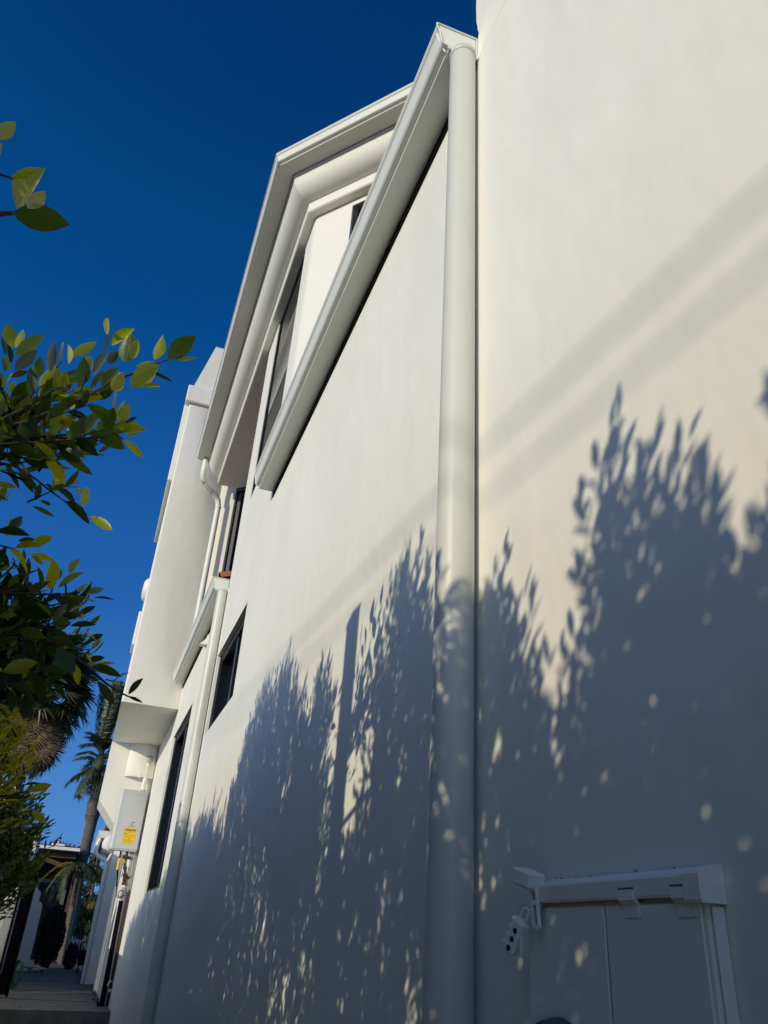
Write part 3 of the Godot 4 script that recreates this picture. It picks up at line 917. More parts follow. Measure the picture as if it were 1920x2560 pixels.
func build_meter_box():
	var o := thing("meter_box", "white painted metal cabinet built onto the wall at the lower right", "cabinet", Vector3(0.97, -0.8, -1.36))
	begin(o)
	box(0.970, 0.999, -0.80, 0.10, -1.736, -1.152, 0.004)
	done("cabinet", M.stucco, o)
	begin(o)   # top rail with its sloping cap
	prism([Vector2(0.954, 0.101), Vector2(0.952, 0.105), Vector2(0.952, 0.132), Vector2(0.955, 0.137), Vector2(0.999, 0.151), Vector2(0.999, 0.101)], 2, -1.178, -1.68)
	done("top_rail", M.stucco, o)
	begin(o)
	prism([Vector2(0.950, 0.091), Vector2(0.947, 0.096), Vector2(0.947, 0.134), Vector2(0.951, 0.139), Vector2(0.999, 0.153), Vector2(0.999, 0.091)], 2, -1.136, -1.177)
	done("rail_end", M.stucco, o)
	begin(o)
	box(0.9635, 0.9695, -0.795, 0.094, -1.734, -1.4365, 0.003)
	done("door", M.stucco, o)
	begin(o)
	box(0.9635, 0.9695, -0.795, 0.094, -1.4315, -1.160, 0.003)
	done("door", M.stucco, o)
	begin(o)
	box(0.975, 0.999, -0.80, 0.088, -1.151, -1.143, 0.003)
	done("side_frame", M.stucco, o)
	for z in [-1.342, -1.19]:
		begin(o)
		prism([Vector2(0.9505, 0.116), Vector2(0.9485, 0.099), Vector2(0.9585, 0.092), Vector2(0.9605, 0.071), Vector2(0.9632, 0.071), Vector2(0.9632, 0.094)], 2, z - 0.024, z + 0.022)
		var hk := done("hook", M.stucco, o)
		begin(o)
		box(0.9605, 0.9633, 0.0725, 0.0755, z - 0.026, z + 0.002)
		done("weld", M.stucco, hk)
		begin(o)
		box(0.9510, 0.9516, 0.1165, 0.1195, z - 0.026, z + 0.023)
		done("slot", M.grey_frame, hk)
	begin(o)   # round meter socket ring
	lathe(Vector3(0.963, -0.222, -1.615), Vector3.LEFT, [Vector2(0.118, 0.0), Vector2(0.112, 0.030), Vector2(0.106, 0.040), Vector2(0.096, 0.040), Vector2(0.092, 0.012), Vector2(0.0, 0.010)], 36)
	done("meter_ring", M.ring, o)
	begin(o)
	lathe(Vector3(0.950, -0.222, -1.615), Vector3.LEFT, [Vector2(0.085, 0.0), Vector2(0.083, 0.014), Vector2(0.0, 0.018)], 30)
	done("meter_face", M.grey_pipe, o)
	begin(o)   # worn caulk round the cabinet
	for k in 46:
		var t := k / 45.0
		var r1 := rng.randf_range(-0.003, 0.003)
		var q := Vector3(0.999, 0.152 + r1, lerpf(-1.68, -1.14, t * 1.6)) if k < 28 else Vector3(0.999, lerpf(0.14, -0.5, (k - 28) / 17.0), -1.139 + r1)
		if rng.randf() < 0.35: ball(q, Vector3(0.003, rng.randf_range(0.001, 0.0022), rng.randf_range(0.002, 0.006)), 4, 6)
	done("caulk", M.stain, o)
	var k := thing("corner_knob", "small white block knob at the upper left corner of the cabinet", "knob", Vector3(0.93, 0.128, -1.64))
	begin(k)
	block(Vector3(0.945, 0.150, -1.695), Vector3(0.022, 0.018, 0.036), Basis.from_euler(Vector3(0.25, 0.1, 0)), 0.005)
	done("block", M.stucco, k)
	var hs := thing("hasp", "slotted white strap hanging from the cabinet's upper left corner", "hasp", Vector3(0.93, 0.05, -1.627))
	begin(hs)
	var hb := Basis.from_euler(Vector3(-0.10, 0.0, 0.0))
	var hc := Vector3(0.946, 0.090, -1.668)
	for e in [[0.0, -0.011, 0.04, 0.0035], [0.0, 0.011, 0.04, 0.0035]]:
		block(hc + hb * Vector3(0, 0, e[1]), Vector3(0.004, e[2], e[3]), hb, 0.001)
	for y in [-0.037, 0.010, 0.037]:
		block(hc + hb * Vector3(0, y, 0), Vector3(0.0038, 0.005, 0.0078), hb, 0.001)
	done("strap", M.stucco, hs)
	begin(hs)
	block(hc + Vector3(0.006, 0, 0), Vector3(0.002, 0.034, 0.008), hb)
	done("slot", M.black, hs)
	var l := thing("combination_lock", "white painted combination padlock dangling left of the cabinet", "padlock", Vector3(0.915, 0.0, -1.70))
	var lb := Basis.from_euler(Vector3(0.60, 0.25, 0.0))
	var lc := Vector3(0.930, 0.036, -1.728)
	begin(l)
	block(lc, Vector3(0.014, 0.038, 0.017), lb, 0.006)
	done("body", M.stucco, l)
	begin(l)
	for y in [-0.026, -0.006, 0.014]:
		lathe(lc + lb * Vector3(-0.0135, y, 0.005), lb * Vector3.LEFT, [Vector2(0.006, 0.0), Vector2(0.006, 0.0016), Vector2(0.0, 0.0016)], 14)
	done("dial", M.black, l)
	for y in [-0.028, -0.009, 0.010, 0.029]:
		begin(l)
		ball(lc + lb * Vector3(-0.004, y, -0.016), Vector3(0.010, 0.008, 0.008), 6, 10)
		done("wheel", M.stucco, l)
	begin(l)
	tube(bend([lc + lb * Vector3(0, 0.036, 0.010), lc + lb * Vector3(0, 0.062, 0.012), lc + lb * Vector3(0.004, 0.066, 0.0), lc + lb * Vector3(0, 0.060, -0.010), lc + lb * Vector3(0, 0.036, -0.010)], 0.012), [0.0042], 8)
	done("shackle", M.stucco, l)
	begin(l)
	block(lc + lb * Vector3(-0.002, -0.004, 0.022), Vector3(0.002, 0.022, 0.002), lb * Basis.from_euler(Vector3(-0.6, 0, 0)))
	done("key_tag", M.stucco, l)

# ---------------------------------------------------------------- alley
func build_alley():
	begin(self)
	flat()
	quad(Vector3(-300, -1.51, 200), Vector3(-300, -1.51, -300), Vector3(300, -1.51, -300), Vector3(300, -1.51, 200))
	structure("ground", M.soil)
	begin(self)
	box(-1.28, 0.995, -1.62, -1.50, -16.2, 4.0)
	structure("lower_paving", M.concrete)
	begin(self)
	prism([Vector2(-1.28, -16.35), Vector2(0.80, -16.72), Vector2(0.99, -16.75), Vector2(0.99, -17.9), Vector2(0.879, -17.9), Vector2(0.879, -31.0), Vector2(-1.28, -31.0)], 1, -1.62, -1.30)
	var slab := structure("alley_paving", M.concrete)
	begin(slab)
	for k in 4:
		var z: float = [-18.6, -21.0, -24.4, -27.6][k]
		box(-1.2, 0.86, -1.2995, -1.2955, z - 0.012, z + 0.012)
	done("joint", M.litter, slab)
	# dead leaves and crumbs along the foot of the wall
	begin(self)
	for k in 90:
		var z := rng.randf_range(-29.0, -18.4)
		var x: float = 0.86 - abs(rng.randfn(0.0, 0.05)) - (0.22 if z < -24.0 else 0.0)
		if k > 55:
			x = rng.randf_range(-0.7, 0.8); z = rng.randf_range(-27.0, -16.9)
		var s := rng.randf_range(0.008, 0.03) * (1.0 if k < 56 else 0.6)
		ball(Vector3(x, -1.298, z), Vector3(s * 1.4, s * 0.6, s * 1.6), 4, 6)
	var lt := done("leaf_litter", M.litter, self)
	lt.set_meta("kind", "stuff")
	tag(lt, "dark crumbs and dead leaves along the foot of the far wall", "leaf litter")
	# white pillar and gate on the left
	var p := thing("gate_pillar", "white rounded stucco pillar left of the black gate", "pillar", Vector3(-1.45, -1.3, -18.7))
	begin(p)
	var prof := []
	for k in 9:
		var a := PI / 2 * k / 8.0
		prof.append(Vector2(-1.26 + 0.13 * sin(a), 1.0 + 0.13 * cos(a)))
	prof.append(Vector2(-1.13, -1.3)); prof.append(Vector2(-2.4, -1.3)); prof.append(Vector2(-2.4, 1.13))
	prism(prof, 2, -18.45, -18.98, true)
	done("shaft", M.stucco_far, p)
	var g := thing("gate", "tall black metal gate standing open beside the white pillar", "gate", Vector3(-0.95, -1.3, -19.0))
	for b in [[-1.19, -1.088, 1.03], [-1.062, -0.99, 1.06], [-0.988, -0.935, 1.09], [-0.933, -0.887, 1.11]]:
		begin(g)
		box(b[0], b[1], -1.27, b[2], -19.03, -18.99, 0.006)
		done("board", M.black, g)
	begin(g)
	box(-0.885, -0.84, -1.30, 1.14, -19.04, -18.95, 0.008)
	done("post", M.black, g)
	begin(g)
	box(-1.18, -0.885, 1.0, 1.045, -19.02, -19.0)
	done("rail", M.black, g)
	begin(g)
	box(-1.18, -0.885, -1.2, -1.15, -19.02, -19.0)
	done("rail", M.black, g)
	begin(g)
	block(Vector3(-1.0, 1.10, -19.05), Vector3(0.12, 0.035, 0.02), Basis.from_euler(Vector3(0, 0, 0.28)))
	done("cap_bar", M.grey_frame, g)
	begin(g)
	ball(Vector3(-1.05, 0.50, -18.98), Vector3(0.014, 0.014, 0.014), 6, 8)
	done("knob", M.steel, g)
	var gw := thing("hedge_wall", "white stucco garden wall hidden under the hedge along the left of the alley", "wall", Vector3(-1.3, -1.5, -8))
	gw.set_meta("kind", "thing")
	begin(gw)
	box(-1.34, -1.26, -1.5, 0.35, -18.4, 4.0, 0.01)
	done("wall_face", M.stucco_far, gw)
	var w := thing("garden_wall", "low white stucco wall with a stepped end beyond the gate", "wall", Vector3(-1.3, -1.3, -29.1))
	w.set_meta("kind", "thing")
	begin(w)
	prism([Vector2(-2.2, 1.06), Vector2(-1.35, 1.02), Vector2(-1.22, 0.92), Vector2(-1.12, 0.84), Vector2(-1.085, 0.79), Vector2(-1.09, 0.58), Vector2(-1.0, 0.53), Vector2(-0.965, 0.47), Vector2(-0.95, 0.36), Vector2(-0.93, -0.92), Vector2(-0.93, -1.3), Vector2(-2.2, -1.3)], 2, -28.9, -29.3)
	done("wall_face", M.stucco_far, w)
	var ba := thing("plastic_bag", "crumpled pale bag lying at the foot of the stepped white wall", "bag", Vector3(-0.8, -1.3, -28.6))
	begin(ba)
	for k in 9:
		ball(Vector3(-0.92 + 0.055 * k + rng.randf_range(-0.02, 0.02), -1.25 + rng.randf_range(0.0, 0.05) + 0.06 * max(0, 4 - k) * 0.3, -28.4 + rng.randf_range(-0.1, 0.1)), Vector3(rng.randf_range(0.07, 0.12), rng.randf_range(0.04, 0.08), 0.1), 6, 8)
	done("crumple", M.bag, ba)
	var ho := thing("garden_hose", "coiled green hose hanging behind the open gate", "hose", Vector3(-0.83, -0.98, -20.5))
	begin(ho)
	for k in 5:
		var ring := []
		for i in 25:
			var a := TAU * i / 24.0
			ring.append(Vector3(-0.86 + 0.010 * k + 0.085 * cos(a), -1.0 + 0.02 * k * 0.4 + (0.26 - 0.012 * k) * sin(a), -20.5 - 0.03 * k))
		tube(ring, [0.014], 6, false)
	done("coil", M.hose, ho)
	var bi := thing("wheeled_cart", "black wheeled cart with a handle standing at the end of the alley", "cart", Vector3(0.6, -1.3, -29.0))
	begin(bi)
	prism([Vector2(0.47, -1.09), Vector2(0.445, -0.70), Vector2(0.71, -0.69), Vector2(0.70, -1.08)], 2, -29.2, -28.85)
	done("bin", M.black, bi)
	begin(bi)
	box(0.43, 0.725, -0.70, -0.655, -29.22, -28.83, 0.01)
	done("rim", M.sash, bi)
	for x in [0.50, 0.665]:
		begin(bi)
		box(x - 0.018, x + 0.018, -1.3, -1.08, -29.05, -28.98)
		done("leg", M.black, bi)
	begin(bi)
	tube(bend([Vector3(0.455, -0.66, -29.0), Vector3(0.455, -0.46, -29.0), Vector3(0.76, -0.45, -29.0)], 0.04), [0.02], 8)
	tube([Vector3(0.70, -0.66, -29.0), Vector3(0.66, -0.50, -29.0)], [0.018], 8)
	done("handle", M.sash, bi)
	var rd := thing("alarm_bell", "small round dark red disc on the far corner of the house", "alarm bell", Vector3(0.63, -0.15, -29.0))
	begin(rd)
	lathe(Vector3(0.645, -0.15, -29.0), Vector3(-0.4, 0, 0.92).normalized(), [Vector2(0.055, 0.0), Vector2(0.055, 0.02), Vector2(0.035, 0.035), Vector2(0.0, 0.038)], 16)
	done("dome", M.rust, rd)
	var ra := thing("railing", "white railing far behind the cart", "railing", Vector3(0.35, -1.3, -34))
	begin(ra)
	box(0.10, 0.75, -0.54, -0.50, -34.05, -34.0)
	done("top_rail", M.paper, ra)
	for k in 6:
		begin(ra)
		box(0.13 + 0.11 * k, 0.155 + 0.11 * k, -1.5, -0.54, -34.04, -34.01)
		done("baluster", M.paper, ra)
	begin(ra)
	ball(Vector3(0.17, -0.44, -34.02), Vector3(0.035, 0.06, 0.035), 6, 8)
	done("finial", M.paper, ra)

func build_neighbours():
	# flat-roofed house across the end of the alley
	var o := thing("flat_roof_house", "dark house front under a flat roof at the end of the alley", "house", Vector3(-2.0, -1.5, -43))
	begin(o)
	box(-7.0, -0.2, -1.5, 2.75, -44.5, -43.0)
	done("wall", M.dark_wall, o)
	begin(o)
	box(-7.2, -0.30, 2.84, 2.98, -44.0, -39.9, 0.01)
	done("roof", M.trim, o)
	begin(o)
	box(-7.2, -0.29, 2.981, 3.0, -44.0, -39.88)
	done("roof_edge", M.ink, o)
	begin(o)
	box(-7.1, -0.36, 2.80, 2.838, -44.0, -39.98)
	done("ceiling_boards", M.wood, o)
	for z in [-40.4, -41.6]:
		begin(o)
		box(-7.0, -0.40, 2.55, 2.78, z - 0.12, z + 0.02, 0.01)
		done("beam", M.wood, o)
	begin(o)
	block(Vector3(-1.1, 2.30, -40.3), Vector3(0.75, 0.09, 0.06), Basis.from_euler(Vector3(0, 0, -0.23)), 0.01)
	done("brace", M.wood, o)
	begin(o)
	box(-0.36, -0.22, -1.5, 2.4, -40.45, -40.3)
	done("post", M.wood, o)
	begin(o)
	box(-1.75, -0.70, -1.4, 1.62, -42.9, -42.85)
	var d := done("door", M.glass, o)
	begin(o)
	box(-1.95, -0.52, 1.62, 1.78, -42.93, -42.78)
	box(-0.70, -0.52, -1.5, 1.619, -42.93, -42.78)
	box(-1.95, -1.75, -1.5, 1.619, -42.93, -42.78)
	done("frame", M.grey_frame, d)
	begin(o)
	box(-1.58, -1.02, 3.0, 3.16, -41.2, -40.7)
	var c := done("chimney", M.trim, o)
	begin(o)
	box(-1.60, -1.0, 3.161, 3.19, -41.22, -40.68)
	done("cap", M.ink, c)
	begin(o)
	lathe(Vector3(-1.29, 3.19, -40.95), Vector3.UP, [Vector2(0.07, 0.0), Vector2(0.07, 0.09), Vector2(0.045, 0.10), Vector2(0.045, 0.18), Vector2(0.07, 0.19), Vector2(0.07, 0.21)], 12)
	lathe(Vector3(-1.29, 3.40, -40.95), Vector3.UP, [Vector2(0.0, 0.0), Vector2(0.10, 0.005), Vector2(0.10, 0.02), Vector2(0.0, 0.03)], 12)
	done("flue", M.steel, c)
	# white house behind the hedge on the left
	var n := thing("white_villa", "sunlit white house wall showing through the hedge above the gate", "house", Vector3(-3.0, -1.5, -31))
	begin(n)
	box(-6.0, -1.68, -1.5, 2.75, -33.0, -31.2)
	box(-6.0, -1.78, -1.5, 2.6, -29.95, -19.6)
	done("wall", M.stucco_far, n)
	begin(n)
	box(-6.0, -1.80, 2.02, 2.10, -31.19, -30.7, 0.01)
	done("ledge", M.trim, n)
	begin(n)
	block(Vector3(-1.82, 1.90, -30.0), Vector3(0.20, 0.055, 0.20), Basis.from_euler(Vector3(0, 0, -0.12)), 0.01)
	block(Vector3(-2.40, 1.99, -30.1), Vector3(0.33, 0.055, 0.20), Basis.from_euler(Vector3(0, 0, -0.14)), 0.01)
	done("eave", M.trim, n)
	begin(n)
	box(-6.0, -1.90, -1.5, 1.82, -31.0, -30.05)
	done("lower_wall", M.stucco_far, n)
	begin(n)
	tube([Vector3(-1.645, 0.0, -31.15), Vector3(-1.645, 2.70, -31.15)], [0.012], 6)
	done("drain_wire", M.ink, n)
	begin(n)
	box(-1.99, -1.93, 1.72, 1.80, -30.04, -29.98, 0.01)
	done("red_lamp", M.rust, n)

# ---------------------------------------------------------------- plants
func leaf_mesh(fold: float, curl: float) -> ArrayMesh:
	var s := SurfaceTool.new()
	s.begin(Mesh.PRIMITIVE_TRIANGLES)
	s.set_smooth_group(1)
	var ts := [0.0, 0.12, 0.32, 0.55, 0.76, 0.90, 1.0]
	var ws := [0.02, 0.24, 0.46, 0.50, 0.36, 0.16, 0.0]
	for i in ts.size() - 1:
		for sd in [-1.0, 1.0]:
			var a := Vector3(0, ts[i], -curl * ts[i] * ts[i])
			var b := Vector3(0, ts[i + 1], -curl * ts[i + 1] * ts[i + 1])
			var c := b + Vector3(sd * ws[i + 1], -0.01, fold * ws[i + 1])
			var d := a + Vector3(sd * ws[i], -0.01, fold * ws[i])
			for v in ([a, b, c, a, c, d] if sd > 0 else [a, c, b, a, d, c]):
				s.set_uv(Vector2(clampf(0.5 + v.x, 0.01, 0.99), clampf(v.y, 0.01, 0.99)))
				s.add_vertex(v)
	s.generate_normals()
	return s.commit()

func lf(parent: Node3D, ax: float, ay: float, az: float, bx: float, by: float, bz: float, w: float, tone: String):
	var a := P(Vector3(ax, ay, az))
	var b := P(Vector3(bx, by, bz))
	var d := b - a
	var n := Vector3(-0.1, 0.85, -0.45) + Vector3(rng.randf_range(-0.5, 0.5), rng.randf_range(-0.4, 0.4), rng.randf_range(-0.5, 0.5))
	n = (n - d.normalized() * n.dot(d.normalized())).normalized()
	var sd := d.cross(n).normalized()
	d *= 1.14
	var wd := d.length() * minf(w, 0.50) * rng.randf_range(0.95, 1.08)
	var o := MeshInstance3D.new()
	o.mesh = leaf_meshes[rng.randi() % leaf_meshes.size()]
	o.material_override = M["leaf_" + tone]
	o.name = "leaf"
	o.transform = Transform3D(Basis(sd * wd, d, n * wd), a - origins[parent])
	parent.add_child(o, true)

func twig(parent: Node3D, pts: Array, r0: float, r1: float):
	begin(parent)
	var rr := []
	var out := []
	for i in pts.size():
		out.append(pts[i])
		rr.append(0.7 * lerpf(r0, r1, i / float(pts.size() - 1)))
	tube(out, rr, 6)
	done("twig", M.twig, parent)

func clothe(parent: Node3D, pts: Array, every: float, tones: String):
	# alternate leaves along a twig
	var side := 1.0
	for i in pts.size() - 1:
		var a: Vector3 = pts[i]
		var b: Vector3 = pts[i + 1]
		var l := a.distance_to(b)
		var k := 0.5 * every
		while k < l:
			var p := a.lerp(b, k / l)
			var d := (b - a).normalized()
			var o := d.cross(Vector3(-0.1, 0.5, -0.85)).normalized() * side
			var e := p + (d * rng.randf_range(0.5, 1.0) + o * rng.randf_range(0.4, 1.0) + Vector3(0, rng.randf_range(-0.3, 0.4), 0)).normalized() * rng.randf_range(0.06, 0.095)
			lf(parent, p.x, p.y, p.z, e.x, e.y, e.z, rng.randf_range(0.4, 0.56), tones[rng.randi() % tones.length()])
			side = -side
			k += every * rng.randf_range(0.7, 1.3)

func shoot_mesh(sd: int, leaves: int, tall: float, leaf: float) -> ArrayMesh:
	# one upright shoot with its leaves, in metres
	var r := RandomNumberGenerator.new()
	r.seed = sd
	var s := SurfaceTool.new()
	s.begin(Mesh.PRIMITIVE_TRIANGLES)
	for i in leaves:
		var t := (i + 0.5) / leaves
		var az := i * 2.4 + r.randf_range(-0.4, 0.4)
		var el := lerpf(0.55, 1.3, t) + r.randf_range(-0.25, 0.25)
		var d := Vector3(cos(az) * cos(el), sin(el), sin(az) * cos(el))
		var n := (Vector3.UP - d * d.y)
		n = (n.normalized() if n.length() > 0.05 else Vector3.RIGHT)
		n = n.rotated(d, r.randf_range(-0.7, 0.7))
		var sd2 := d.cross(n).normalized()
		var l := leaf * r.randf_range(0.7, 1.15)
		var w := l * r.randf_range(0.24, 0.36)
		var p := Vector3(r.randf_range(-0.02, 0.02), t * tall, r.randf_range(-0.02, 0.02))
		var xf := Transform3D(Basis(sd2 * w, d * l, n * w), p)
		s.append_from(leaf_meshes[i % leaf_meshes.size()], 0, xf)
	var k := 5
	for i in k:
		var a0 := TAU * i / k
		var a1 := TAU * (i + 1) / k
		for q in [Vector3(cos(a0) * 0.003, 0, sin(a0) * 0.003), Vector3(0, tall, 0), Vector3(cos(a1) * 0.003, 0, sin(a1) * 0.003)]:
			s.set_uv(Vector2(0.5, 0.5))
			s.set_normal(Vector3(cos(a0), 0, sin(a0)))
			s.add_vertex(q)
	return s.commit()

func scatter(parent: Node3D, called: String, mesh: Mesh, mat: Material, xf: Array):
	var mm := MultiMesh.new()
	mm.transform_format = MultiMesh.TRANSFORM_3D
	mm.mesh = mesh
	mm.instance_count = xf.size()
	var o0: Vector3 = origins[parent]
	for i in xf.size():
		var t: Transform3D = xf[i]
		t.origin -= o0
		mm.set_instance_transform(i, t)
	var o := MultiMeshInstance3D.new()
	o.multimesh = mm
	o.material_override = mat
	o.name = called
	o.set_meta("kind", "stuff")
	parent.add_child(o, true)

func shoot_xf(p: Vector3, lean: float, size: float) -> Transform3D:
	var b := Basis.from_euler(Vector3(rng.randf_range(-lean, lean), rng.randf_range(0, TAU), rng.randf_range(-lean, lean)))
	return Transform3D(b.scaled(Vector3.ONE * size * rng.randf_range(0.8, 1.25)), P(p))

func contour(z: float) -> float:
	# height of the hedge's shade edge along the house wall
	var k := [[1.0, 0.9], [-0.55, 0.92], [-0.68, 0.98], [-0.80, 1.00], [-0.90, 0.84], [-1.0, 0.80], [-1.1, 0.98], [-1.2, 1.10], [-1.33, 1.12], [-1.44, 1.16], [-1.50, 0.72], [-1.62, 0.62], [-1.74, 0.72], [-1.85, 1.14], [-2.05, 0.98], [-2.2, 1.02], [-2.45, 1.34], [-2.7, 1.44], [-2.92, 1.40], [-3.06, 1.18], [-3.12, 0.50], [-3.42, 0.48], [-3.66, 0.58], [-3.76, 1.30], [-3.97, 1.44], [-4.3, 1.20], [-4.6, 1.40], [-5.0, 1.82], [-5.3, 1.66], [-5.9, 1.70], [-6.4, 1.40], [-6.7, 1.05], [-7.2, 0.82], [-7.7, 0.72], [-8.3, 1.08], [-8.9, 0.92], [-9.7, 1.24], [-10.2, 0.95], [-10.7, 0.66], [-11.6, 0.58], [-12.6, 0.5], [-13.5, 0.62], [-15.0, 0.25], [-16.2, 0.10], [-19.0, 0.10]]
	for i in k.size() - 1:
		if z <= k[i][0] and z >= k[i + 1][0]:
			return lerpf(k[i][1], k[i + 1][1], (k[i][0] - z) / (k[i][0] - k[i + 1][0]))
	return 0.2

func build_plants():
	for e in [[0.30, 0.16], [0.42, 0.34], [0.18, 0.06], [0.55, 0.24], [0.36, -0.12]]: leaf_meshes.append(leaf_mesh(e[0], e[1]))
	var t := thing("ficus_tree", "glossy-leaved ficus branches reaching in from the left edge against the sky", "tree", Vector3(-1.6, -1.5, -2.8))
	begin(t)
	tube(bend([Vector3(-1.6, -1.5, -2.8), Vector3(-1.62, -0.3, -2.85), Vector3(-1.5, 0.6, -2.8), Vector3(-1.46, 1.5, -2.7)], 0.3), [0.09, 0.085, 0.08, 0.075, 0.07, 0.065, 0.06, 0.055, 0.05, 0.045, 0.04, 0.035, 0.03, 0.03], 10)
	done("trunk", M.bark, t)
	var bough := t
	# limbs between the trunk and the branches in view
	for pts in [[Vector3(-0.55, 1.29, -2.24), Vector3(-0.42, 1.37, -2.24), Vector3(-0.29, 1.45, -2.2)], [Vector3(-0.58, 1.37, -2.29), Vector3(-0.44, 1.46, -2.29), Vector3(-0.35, 1.55, -2.27)], [Vector3(-0.53, 1.22, -2.2), Vector3(-0.32, 1.30, -2.2), Vector3(-0.18, 1.41, -2.2)], [Vector3(-0.56, 1.25, -2.3), Vector3(-0.40, 1.26, -2.3), Vector3(-0.27, 1.28, -2.25)]]:
		twig(t, pts, 0.005, 0.002)
		clothe(t, pts, 0.032, "DMML")
	for pts in [[Vector3(-0.60, 1.12, -3.05), Vector3(-0.42, 1.08, -3.05), Vector3(-0.28, 1.05, -3.05)], [Vector3(-0.58, 0.98, -3.05), Vector3(-0.40, 0.92, -3.05), Vector3(-0.30, 0.90, -3.05)], [Vector3(-0.56, 0.86, -3.1), Vector3(-0.42, 0.80, -3.1), Vector3(-0.32, 0.73, -3.1)]]:
		twig(t, pts, 0.005, 0.002)
		clothe(t, pts, 0.036, "DDDM")
	twig(t, [Vector3(-1.5, 0.5, -2.8), Vector3(-1.0, 0.8, -3.0), Vector3(-0.72, 0.98, -3.0), Vector3(-0.46, 1.08, -3.0)], 0.03, 0.009)
	twig(t, [Vector3(-1.46, 1.2, -2.75), Vector3(-1.0, 1.25, -2.5), Vector3(-0.7, 1.27, -2.3), Vector3(-0.54, 1.29, -2.2)], 0.03, 0.010)
	twig(t, [Vector3(-1.46, 0.9, -2.8), Vector3(-1.0, 1.2, -2.9), Vector3(-0.68, 1.36, -2.9)], 0.025, 0.009)
	twig(t, [Vector3(-1.46, 1.1, -2.4), Vector3(-0.9, 1.2, -1.7), Vector3(-0.48, 1.29, -1.35)], 0.03, 0.011)
	twig(t, [Vector3(-1.5, 0.3, -2.9), Vector3(-0.9, 0.45, -3.3), Vector3(-0.36, 0.43, -3.4)], 0.02, 0.006)
	twig(bough, [Vector3(-0.482, 1.29, -1.35), Vector3(-0.441, 1.315, -1.35)], 0.011, 0.006)
	twig(bough, [Vector3(-0.505, 1.413, -1.35), Vector3(-0.48, 1.413, -1.35), Vector3(-0.467, 1.412, -1.35)], 0.004, 0.003)
	twig(bough, [Vector3(-0.541, 1.289, -2.2), Vector3(-0.472, 1.374, -2.2), Vector3(-0.446, 1.411, -2.2), Vector3(-0.414, 1.461, -2.2), Vector3(-0.371, 1.5, -2.2)], 0.01, 0.004)
	twig(bough, [Vector3(-0.536, 1.27, -2.2), Vector3(-0.465, 1.319, -2.2), Vector3(-0.407, 1.375, -2.2), Vector3(-0.352, 1.426, -2.2), Vector3(-0.305, 1.481, -2.2), Vector3(-0.25, 1.55, -2.2), Vector3(-0.184, 1.615, -2.2), Vector3(-0.14, 1.662, -2.2), Vector3(-0.1, 1.695, -2.2)], 0.011, 0.003)
	twig(bough, [Vector3(-0.53, 1.251, -2.2), Vector3(-0.412, 1.286, -2.2), Vector3(-0.274, 1.319, -2.2), Vector3(-0.229, 1.335, -2.2), Vector3(-0.216, 1.346, -2.2)], 0.008, 0.003)
	twig(bough, [Vector3(-0.347, 1.403, -2.2), Vector3(-0.314, 1.394, -2.2), Vector3(-0.282, 1.384, -2.2)], 0.004, 0.003)
	twig(bough, [Vector3(-0.412, 1.286, -2.2), Vector3(-0.409, 1.313, -2.2), Vector3(-0.397, 1.34, -2.2)], 0.004, 0.003)
	twig(bough, [Vector3(-0.335, 1.481, -2.2), Vector3(-0.331, 1.529, -2.2), Vector3(-0.336, 1.563, -2.2)], 0.004, 0.002)
	twig(bough, [Vector3(-0.474, 1.407, -2.2), Vector3(-0.456, 1.452, -2.2), Vector3(-0.444, 1.476, -2.2)], 0.005, 0.003)
	twig(bough, [Vector3(-0.425, 1.549, -2.2), Vector3(-0.417, 1.578, -2.2)], 0.004, 0.003)
	twig(bough, [Vector3(-0.377, 1.289, -2.2), Vector3(-0.356, 1.279, -2.2)], 0.003, 0.002)
	twig(bough, [Vector3(-0.252, 1.321, -2.2), Vector3(-0.212, 1.313, -2.2)], 0.003, 0.002)
	twig(bough, [Vector3(-0.208, 1.36, -2.2), Vector3(-0.182, 1.351, -2.2), Vector3(-0.165, 1.344, -2.2)], 0.003, 0.002)
	twig(bough, [Vector3(-0.666, 1.536, -2.9), Vector3(-0.625, 1.541, -2.9), Vector3(-0.586, 1.541, -2.9), Vector3(-0.539, 1.524, -2.9), Vector3(-0.492, 1.5, -2.9), Vector3(-0.429, 1.463, -2.9), Vector3(-0.374, 1.435, -2.9), Vector3(-0.312, 1.402, -2.9), Vector3(-0.27, 1.376, -2.9)], 0.009, 0.003)
	twig(bough, [Vector3(-0.52, 1.061, -2.9), Vector3(-0.493, 1.105, -2.9), Vector3(-0.478, 1.14, -2.9), Vector3(-0.479, 1.152, -2.9), Vector3(-0.491, 1.161, -2.9)], 0.006, 0.003)
	twig(bough, [Vector3(-0.569, 1.209, -2.9), Vector3(-0.535, 1.202, -2.9), Vector3(-0.492, 1.2, -2.9)], 0.006, 0.003)
	twig(bough, [Vector3(-0.528, 1.053, -3), Vector3(-0.451, 1.066, -3), Vector3(-0.37, 1.081, -3), Vector3(-0.299, 1.095, -3), Vector3(-0.249, 1.116, -3)], 0.009, 0.003)
	twig(bough, [Vector3(-0.474, 0.893, -3), Vector3(-0.424, 0.912, -3), Vector3(-0.341, 0.948, -3), Vector3(-0.302, 0.98, -3), Vector3(-0.269, 0.972, -3), Vector3(-0.243, 0.984, -3)], 0.008, 0.003)
	twig(bough, [Vector3(-0.387, 0.943, -3), Vector3(-0.337, 0.921, -3), Vector3(-0.274, 0.894, -3), Vector3(-0.2, 0.862, -3), Vector3(-0.139, 0.831, -3), Vector3(-0.064, 0.782, -3), Vector3(0, 0.755, -3), Vector3(0.021, 0.748, -3), Vector3(0.05, 0.748, -3)], 0.012, 0.003)
